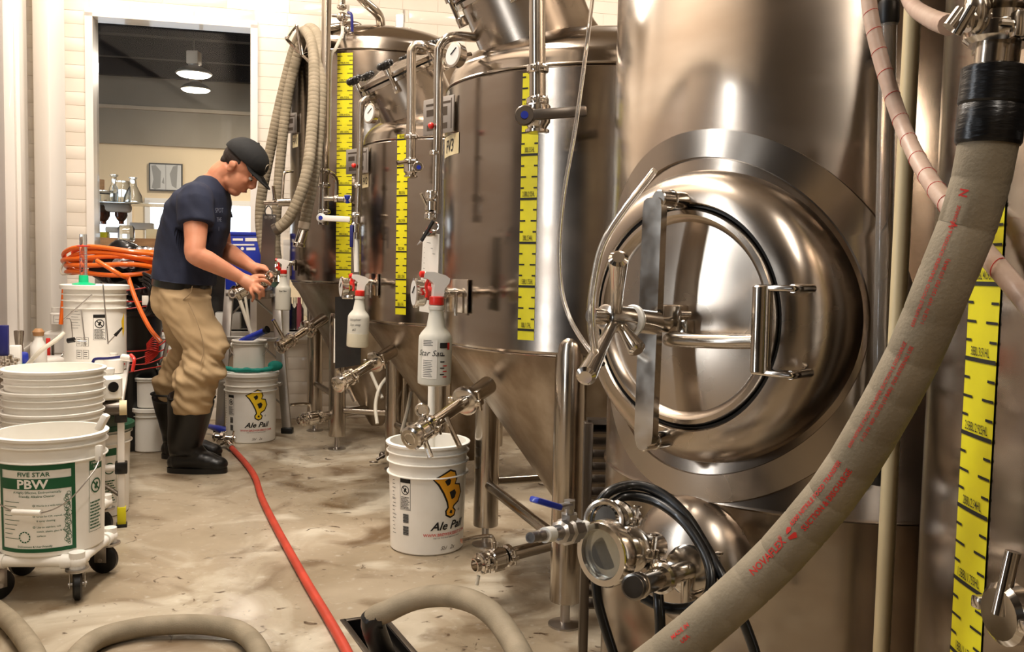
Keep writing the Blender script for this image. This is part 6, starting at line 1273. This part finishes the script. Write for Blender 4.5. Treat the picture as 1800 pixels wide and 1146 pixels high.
# blue crate
c = FL(428, 640, .80); c = P(428, 450, 5.55); zt_, zb2 = P(428, 412, 5.5).z, P(428, 510, 5.5).z; w_ = (P(459, 440, 5.5)-P(399, 440, 5.5)).length+.02
t = Thing('blue_crate', 'royal blue carton with white cut-outs standing on the stepladder', 'crate', (c.x, 5.6, zb2)); cx = (P(399, 440, 5.5).x+P(460, 440, 5.5).x)/2
bx = t.part('box_body', MB().box((cx, 5.6, (zt_+zb2)/2), (w_, .22, zt_-zb2), None, .006), 'blue'); t.part('top_rim', MB().box((cx, 5.6, zt_+.004), (w_+.012, .23, .022), None, .004), 'blue', bx); mb = MB(); yb = 5.488
def ob(px, py): p_ = P(px, py, yb); return p_
for x0, x1, y0, y1 in ((409, 427, 419, 423), (431, 456, 418, 424), (409, 447, 429, 431.5), (433, 449, 435, 440)): mb.add([ob(x0, y0), ob(x1, y0), ob(x1, y1), ob(x0, y1)], [(0, 1, 2, 3)])
for px in (416, 426): mb.cyl(ob(px, 437), ob(px, 437)-V((0, .001, 0)), .010)
t.part('white_print', mb, 'white_plastic', bx)
single('crate_stand', MB().box((cx+.01, 5.68, zb2-.03), (w_*.9, .16, .05), None, .005), 'beige', 'low beige shelf under the blue carton', 'shelf')
# small clamp fitting lying by the front pail
t = Thing('clamp_fitting', 'small dull clamp lying on the floor against the orange lettered pail', 'clamp', P(670, 806, 3.38)); mb = MB(); mb.torus(FL(657, 812, .02), (0, .2, 1), .02, .004, 16, 5); mb.cyl(FL(662, 808, .03), FL(676, 800, .05), .008); mb.ell(FL(672, 800, .045), .018); t.part('clamp_body', mb, 'dark_steel')
# tubes below the middle fermenter
for a, lab in (([P(652, 655, 5.1), P(662, 678, 5.05), P(672, 700, 5.0)], 'short pale tube hanging under the far fermenter'), ([P(688, 655, 5.1), P(668, 680, 5.0), P(660, 712, 4.95), P(663, 745, 4.9)], 'pale tube curving behind the middle racking arm'), ([P(722, 690, 4.6), P(716, 722, 4.5), P(706, 760, 4.4)], 'pale yellow tube behind the front pail')): single('pale_tube', MB().tube(a, .010, 8, 5), 'milky_tube', lab, 'tube')
single('white_standpipe', MB().cyl(P(759, 660, 3.5), V((P(757, 800, 3.5).x, 3.5, .02)), .014), 'white_plastic', 'white standpipe rising behind the front pail under the spray bottle', 'pipe')
# ================================================================ the man
K = 1/360  # metres per picture pixel at his distance
YM = 4.5
man = Thing('person', 'man in dark blue shirt, khaki trousers, black cap and boots holding a steel valve', 'person', (P(335, 820, YM).x, YM, 0))
def J(px, py, dy=0): return P(px, py, YM+dy)
hc_ = J(421, 296); fw = V((.74, 0, -.67)); up = V((.67, 0, .74)); lf = up.cross(fw)*1  # head frame
if lf.y < 0: lf = -lf
HRt = basis(fw, lf, up)
def hd_(f, l, u): return hc_+fw*f+lf*l+up*u
body = MB()
# skull, face, jaw, nose, ears, neck
body.ell(hd_(-.010, 0, .035), (.098, .076, .088), HRt, 24, 16); body.ell(hd_(.030, 0, -.035), (.066, .060, .085), HRt, 20, 14); body.ell(hd_(.050, 0, -.098), (.036, .040, .026), HRt, 16, 10); body.ell(hd_(.010, 0, -.075), (.055, .056, .040), HRt, 16, 10)
body.tube([hd_(.088, 0, .020), hd_(.106, 0, -.010), hd_(.112, 0, -.024)], [.010, .013, .015], 10, 3); body.ell(hd_(.100, 0, -.030), (.017, .019, .011), HRt)
body.ell(hd_(.088, 0, .024), (.018, .050, .012), HRt); body.ell(hd_(.086, 0, -.058), (.014, .026, .008), HRt); body.ell(hd_(.084, 0, -.071), (.013, .023, .008), HRt)
body.ell(hd_(.066, .034, -.02), (.022, .018, .02), HRt); body.ell(hd_(.066, -.034, -.02), (.022, .018, .02), HRt)
for s_ in (1, -1):
    body.ell(hd_(-.012, .078*s_, -.010), (.019, .008, .032), HRt, 14, 10); body.ell(hd_(-.014, .086*s_, .004), (.020, .007, .018), HRt, 12, 8)
nb = J(366, 335)
body.tube([hd_(-.030, 0, -.03), hd_(-.045, 0, -.085), J(383, 318), nb], [.062, .060, .062, .075], 18, 4)
# shoulders to hands; torso core keeps it one figure
shR, shL = J(345, 352, -.17), J(372, 350, .17); elR, wrR = J(343, 447, -.25), J(424, 489, -.14); elL, wrL = J(393, 438, .20), J(444, 470, .02)
body.tube([J(366, 340), J(350, 380), J(335, 440), J(325, 495)], [.09, .13, .12, .12], 16, 4)
for s_, e_, w_ in ((shR, elR, wrR), (shL, elL, wrL)):
    body.tube([s_, s_.lerp(e_, .35), s_.lerp(e_, .75), e_, e_.lerp(w_, .25), e_.lerp(w_, .6), w_], [.062, .058, .050, .045, .048, .039, .029], 16, 5); body.ell(e_, (.047, .047, .047))
hv0, hv1 = J(412, 517, -.12), J(474, 487, -.06)      # axis of the held valve
def hand(w_, palm, dirs, thumb, out):
    d = (palm-w_).normalized(); out.tube([w_, w_.lerp(palm, .5), palm], [.029, .034, .036], 14, 4)
    out.ell(palm, (.046, .022, .040), basis(d, dirs[1], d.cross(V(dirs[1]))), 16, 10)
    for pts, r in dirs[0]: out.tube([palm]+pts, [r*1.15, r*1.1, r, r*.9, r*.8], 10, 4)
    out.tube(thumb, [.015, .013, .011, .009], 10, 4)
pR = J(443, 500, -.13)
hand(wrR, pR, ([([J(455, 493, -.16), J(466, 493, -.17), J(476, 501, -.15)], .0105), ([J(454, 503, -.17), J(462, 508, -.175), J(464, 521, -.14)], .0105), ([J(448, 508, -.175), J(456, 516, -.17), J(456, 526, -.13)], .0100), ([J(441, 512, -.17), J(446, 521, -.16), J(443, 530, -.12)], .0090)], (0, 1, 0)), [J(436, 494, -.10), J(446, 487, -.10), J(460, 485, -.11), J(468, 488, -.11)], body)
pL = J(460, 478, -.0)
hand(wrL, pL, ([([J(470, 478, -.03), J(477, 486, -.06), J(474, 494, -.08)], .0100), ([J(468, 482, -.01), J(477, 492, -.04), J(472, 501, -.07)], .0100), ([J(463, 487, .01), J(470, 498, -.02), J(465, 507, -.05)], .0095), ([J(457, 490, .01), J(462, 502, -.02), J(458, 510, -.05)], .0085)], (0, 1, 0)), [J(453, 474, -.02), J(460, 472, -.05), J(468, 474, -.06), J(472, 477, -.07)], body)
bd_ = fused(body, .0048, 5)
pb = man.part('body', bd_, 'skin', sharp=180)
# eyes, brows, stubble, hair
for s_ in (1, -1):
    man.part('eye', MB().ell(hd_(.082, .030*s_, .004), (.010, .013, .009), HRt, 12, 8), 'pic_light', pb)
    mb = MB(); mb.ell(hd_(.090, .031*s_, .001), (.004, .006, .006), HRt, 10, 6); man.part('iris', mb, 'hair', pb)
    mb = MB(); mb.tube([hd_(.094, .015*s_, .026), hd_(.094, .032*s_, .031), hd_(.082, .050*s_, .024)], [.005, .006, .004], 8, 4); man.part('eyebrow', mb, 'hair', pb)
man.part('lips', MB().ell(hd_(.0965, 0, -.064), (.006, .022, .006), HRt), 'lips', pb)
mb = MB(); mb.ell(hd_(-.022, 0, .030), (.090, .0790, .070), HRt, 24, 14); mb.ell(hd_(-.062, 0, -.010), (.038, .056, .040), HRt, 20, 12)
hr = fused(mb, .0035, 2); man.part('hair', hr, 'hair')
# cap
mb = MB(); mb.ell(hd_(-.004, 0, .066), (.114, .093, .088), HRt, 28, 18)
cut = MB(); o_ = hd_(-.006, 0, .045)
mb.ell(hd_(-.030, 0, .055), (.094, .091, .084), HRt, 28, 18); crown = fused(mb, .006, 2, fn=lambda p, n: p if (p-o_).dot(up) > 0 else p+up*(-(p-o_).dot(up)))
cp_ = man.part('cap', crown, 'cap', sharp=60)
mb = MB(); top, bot = [], []
for i in range(13):
    a = (i/12-.5)*2.5; r0 = V((cos(a), sin(a)))
    top.append((hd_(-.006+.106*cos(a), .086*sin(a), .050), hd_(-.006+(.106+.078*max(cos(a*1.15), .05)**.6)*cos(a*.80), .088*sin(a), .038-.014*cos(a))))
ring_t = [p for p, q in top]+[q for p, q in reversed(top)]; n_ = up*.005
mb.loft([[p-n_*.5 for p in ring_t], [p+n_*.5 for p in ring_t]]); vis_ = man.part('visor', mb, 'cap', cp_)
mb = MB(); mb.ell(hd_(-.012, 0, .152), .007); man.part('cap_button', mb, 'cap', cp_)
mb = MB(); fp_ = hd_(.100, -.006, .092); mb.torus(fp_, (fw+up*.35-lf*.1), .020, .0022, 20, 5); mb.torus(fp_, (fw+up*.35-lf*.1), .010, .0018, 16, 5); man.part('cap_emblem', mb, 'beige', cp_, 'round stitched emblem')
# shirt
mb = MB(); rings = []
for y, xb, xf, ry, dz in ((502, 271, 373, .198, 0), (490, 272, 374, .196, 0), (460, 277, 381, .186, 0), (425, 283, 392, .190, 0), (395, 289, 400, .200, 0), (368, 297, 403, .205, 0), (348, 312, 403, .192, 0), (334, 328, 402, .160, 0), (324, 344, 399, .115, 0), (314, 356, 394, .082, 0)):
    c, rx = J((xb+xf)/2, y), (xf-xb)/2*YM/F; rings.append([c+V((rx*cos(a)*(1 if cos(a) < 0 else 1), ry*sin(a), rx*cos(a)*-.16)) for a in [2*pi*k/36 for k in range(36)]])
mb.loft(rings)
slR, slL = shR.lerp(elR, .46), shL.lerp(elL, .42)
for a, b_, c_ in ((shR, slR, elR), (shL, slL, elL)): mb.tube([a.lerp(J(356, 352), .5), a, a.lerp(b_, .6), b_], [.075, .082, .082, .080], 22, 4)
cutR = (elR-shR).normalized()
def fold(p, n):
    q = p+n*(noise.noise(V((p.x*9, p.y*6, p.z*5)))*.012+noise.noise(V((p.x*22+p.z*14, p.y*14, p.z*9)))*.006)
    zh = J(320, 494).z+(p.x-J(320, 494).x)*-.13
    if q.z < zh: q.z = zh-(zh-q.z)*.05
    for s_, e_, b_ in ((shR, elR, slR), (shL, elL, slL)):
        d = (e_-s_).normalized(); k = (q-b_).dot(d)
        if k > 0 and (q-b_-d*k).length < .11: q = q-d*k*.97
    return q
sh_m = fused(mb, .0075, 4, fn=fold); shirt = man.part('shirt', sh_m, 'shirt', sharp=60)
mb = MB(); mb.tube([hd_(-.075, 0, -.06)]*1+[J(377, 316)], .001, 4, 1) if 0 else None
# print on the chest
def chest(px, py):
    dn = ray(px, py); best = None
    for v_ in sh_m.v:
        w_ = v_-CAM; t_ = w_.dot(dn)/dn.dot(dn); dist = (w_-dn*t_).length
        if dist < .012 and (best is None or w_.length < best): best = w_.length
    return CAM+dn.normalized()*((best or 4.4)-.006)
mb = MB(); 
import functools
chestc = functools.lru_cache(None)(lambda a, b_: chest(a, b_))
def grid(px, py):
    return chestc(round(px/3)*3, round(py/3)*3)+V((0, 0, 0)) if 0 else None
c00, c10, c01, c11 = chest(377, 362), chest(397, 362), chest(379, 412), chest(393, 412)
def ch(u, v_):
    return c00.lerp(c10, u).lerp(c01.lerp(c11, u), v_)+V((-.0, -.012, 0))
for s_, v_, sz in (('SPOT', .24, .034), ('THE', .55, .030), ('1', .88, .03)): text(mb, s_, sz, (lambda x, y, v_=v_: ch(.5+x/.055*.5, v_-y/.14)), 0, 0, bold=.0)
man.part('shirt_print', mb, 'shirt_print', shirt, 'faded pale lettering on the chest')
# trousers
mb = MB(); hipc = J(322, 515); mb.ell(hipc, (.130, .185, .11), None, 24, 14); mb.ell(J(300, 525), (.085, .15, .12), None, 20, 12)
kR, kL = J(365, 612, -.14), J(335, 605, .16); aR, aL = J(338, 690, -.15), J(306, 672, .20)
for s_, k_, a_ in ((J(328, 540, -.09), kR, aR), (J(318, 540, .09), kL, aL)): mb.tube([s_-V((0, 0, -.06)), s_, s_.lerp(k_, .5), k_, k_.lerp(a_, .5), a_, a_-V((0, 0, .10))], [.115, .118, .108, .094, .099, .099, .080], 24, 5)
mb.ell(J(375, 645, -.15), (.05, .06, .10), None, 16, 10)
def fold2(p, n):
    kz = J(350, 610).z; w_ = 1+1.8*math.exp(-((p.z-kz+.10)/.14)**2)
    return p+n*(noise.noise(V((p.x*8, p.y*7, p.z*13)))*.010*w_+noise.noise(V((p.x*15, p.y*12, p.z*32+p.x*20)))*.007*w_)
tr_m = fused(mb, .0078, 3, fn=fold2); tr_ = man.part('trousers', tr_m, 'khaki', sharp=180)
mb = MB(); mb.lathe([(1, -.022), (1.02, -.018), (1.02, .018), (1, .022)], Matrix.Translation(J(321, 499)) @ Matrix.Rotation(.13, 4, 'Y') @ Matrix.Diagonal((.133, .178, 1, 1)), 40); man.part('belt', mb, 'black_plastic', tr_)
mb = MB(); mb.box(J(294, 497, -.166), (.012, .01, .06), Matrix.Rotation(.1, 3, 'Y'), .002); man.part('belt_loop', mb, 'khaki', tr_)
mb = MB(); mb.tube([J(338, 503, -.185), J(335, 515, -.205), J(322, 527, -.205)], .0022, 6, 4); mb.tube([J(331, 531, -.222), J(348, 570, -.245), J(358, 610, -.25), J(353, 640, -.262)], .0020, 6, 4); man.part('seam', mb, 'khaki_dark', tr_)
# boots
def boot(top, ank, heel, toe, nm):
    t_, a_, h_, o_ = V(top), V(ank), V(heel), V(toe); mb = MB(); sg_ = 26
    mb.tube([t_, t_.lerp(a_, .5), a_, V((a_.x+.0, a_.y, .09))], [.110, .098, .079, .074], sg_, 5)
    mid_ = h_.lerp(o_, .5); mb.tube([V((h_.x+.035, h_.y, .050)), V((mid_.x-.03, mid_.y, .060)), V((mid_.x+.05, mid_.y, .052)), V((o_.x-.045, o_.y, .042))], [.050, .057, .055, .042], sg_, 5)
    mb.ell(V((o_.x-.055, o_.y, .045)), (.062, .050, .040)); mb.ell(V((h_.x+.045, h_.y, .05)), (.05, .044, .048)); mb.tube([a_, V((mid_.x+.01, mid_.y, .075))], [.066, .05], sg_, 4)
    m_ = fused(mb, .0065, 4, fn=lambda p, n: V((p.x, p.y, max(p.z, .020)))+n*noise.noise(p*9)*.004); b_ = man.part('boot', m_, 'boot', sharp=180, label=nm)
    so = MB(); n = 20; L_ = (o_-h_).length
    oo = [V((h_.x+L_*(.5-.5*cos(pi*i/n)), h_.y-(.040+.012*sin(pi*i/n*1.2))*sin(pi*i/n)**.5, 0)) for i in range(n+1)]+[V((h_.x+L_*(.5-.5*cos(pi*i/n)), h_.y+(.040+.012*sin(pi*i/n*1.2))*sin(pi*i/n)**.5, 0)) for i in range(n-1, 0, -1)]
    so.loft([[p+V((0, 0, .0)) for p in oo], [p+V((0, 0, .026)) for p in oo]]); man.part('sole', so, 'black_rubber', b_)
    rim = MB(); rim.torus(t_+V((0, 0, .005)), (.0, 0, 1), .109, .006, 32, 6); man.part('boot_rim', rim, 'black_rubber', b_)
hN, oN = FL(295, 826), FL(399, 834); hN.y = oN.y = (hN.y+oN.y)/2; hN.x, oN.x = P(295, 826, hN.y).x, P(399, 826, hN.y).x
boot(J(337, 700, -.10), V((P(325, 790, hN.y+.0).x, hN.y, .14)), hN, oN, None)
hF = V((P(285, 795, 4.78).x, 4.78, 0)); oF = V((P(389, 795, 4.78).x, 4.78, 0))
boot(J(305, 693, .22), V((P(312, 760, 4.78).x, 4.78, .14)), hF, oF, None)
# valve assembly in his hands
t = Thing('held_valve', 'shiny steel clamp valve held in the hands of the man', 'valve', hv0); d = (hv1-hv0).normalized(); L_ = (hv1-hv0).length
mb = MB(); mb.turned(hv0, d, [(.020, 0), (.030, .003), (.030, .012), (.020, .016), (.034, .024), (.034, .06), (.020, .066), (.018, L_-.05), (.028, L_-.045), (.028, L_-.012), (.02, L_)], 22); t.part('valve_body', mb, 'polished')
mb = MB(); clamp(mb, hv0+d*.012, d, .032); clamp(mb, hv1-d*.03, d, .026); mb.cyl(hv0+d*.04-V((0, 0, .02)), hv0+d*.04+V((-.03, -.02, .06)), .006); mb.torus(hv1+V((.01, -.03, .01)), (.2, 1, .1), .018, .005, 18, 6); mb.torus(hv0+V((.0, -.03, .005)), (.3, 1, .1), .02, .005, 18, 6); t.part('clamp_ring', mb, 'polished')
print('TRIS', sum(len(m.polygons) for m in bpy.data.meshes), 'objects', len(S.objects))
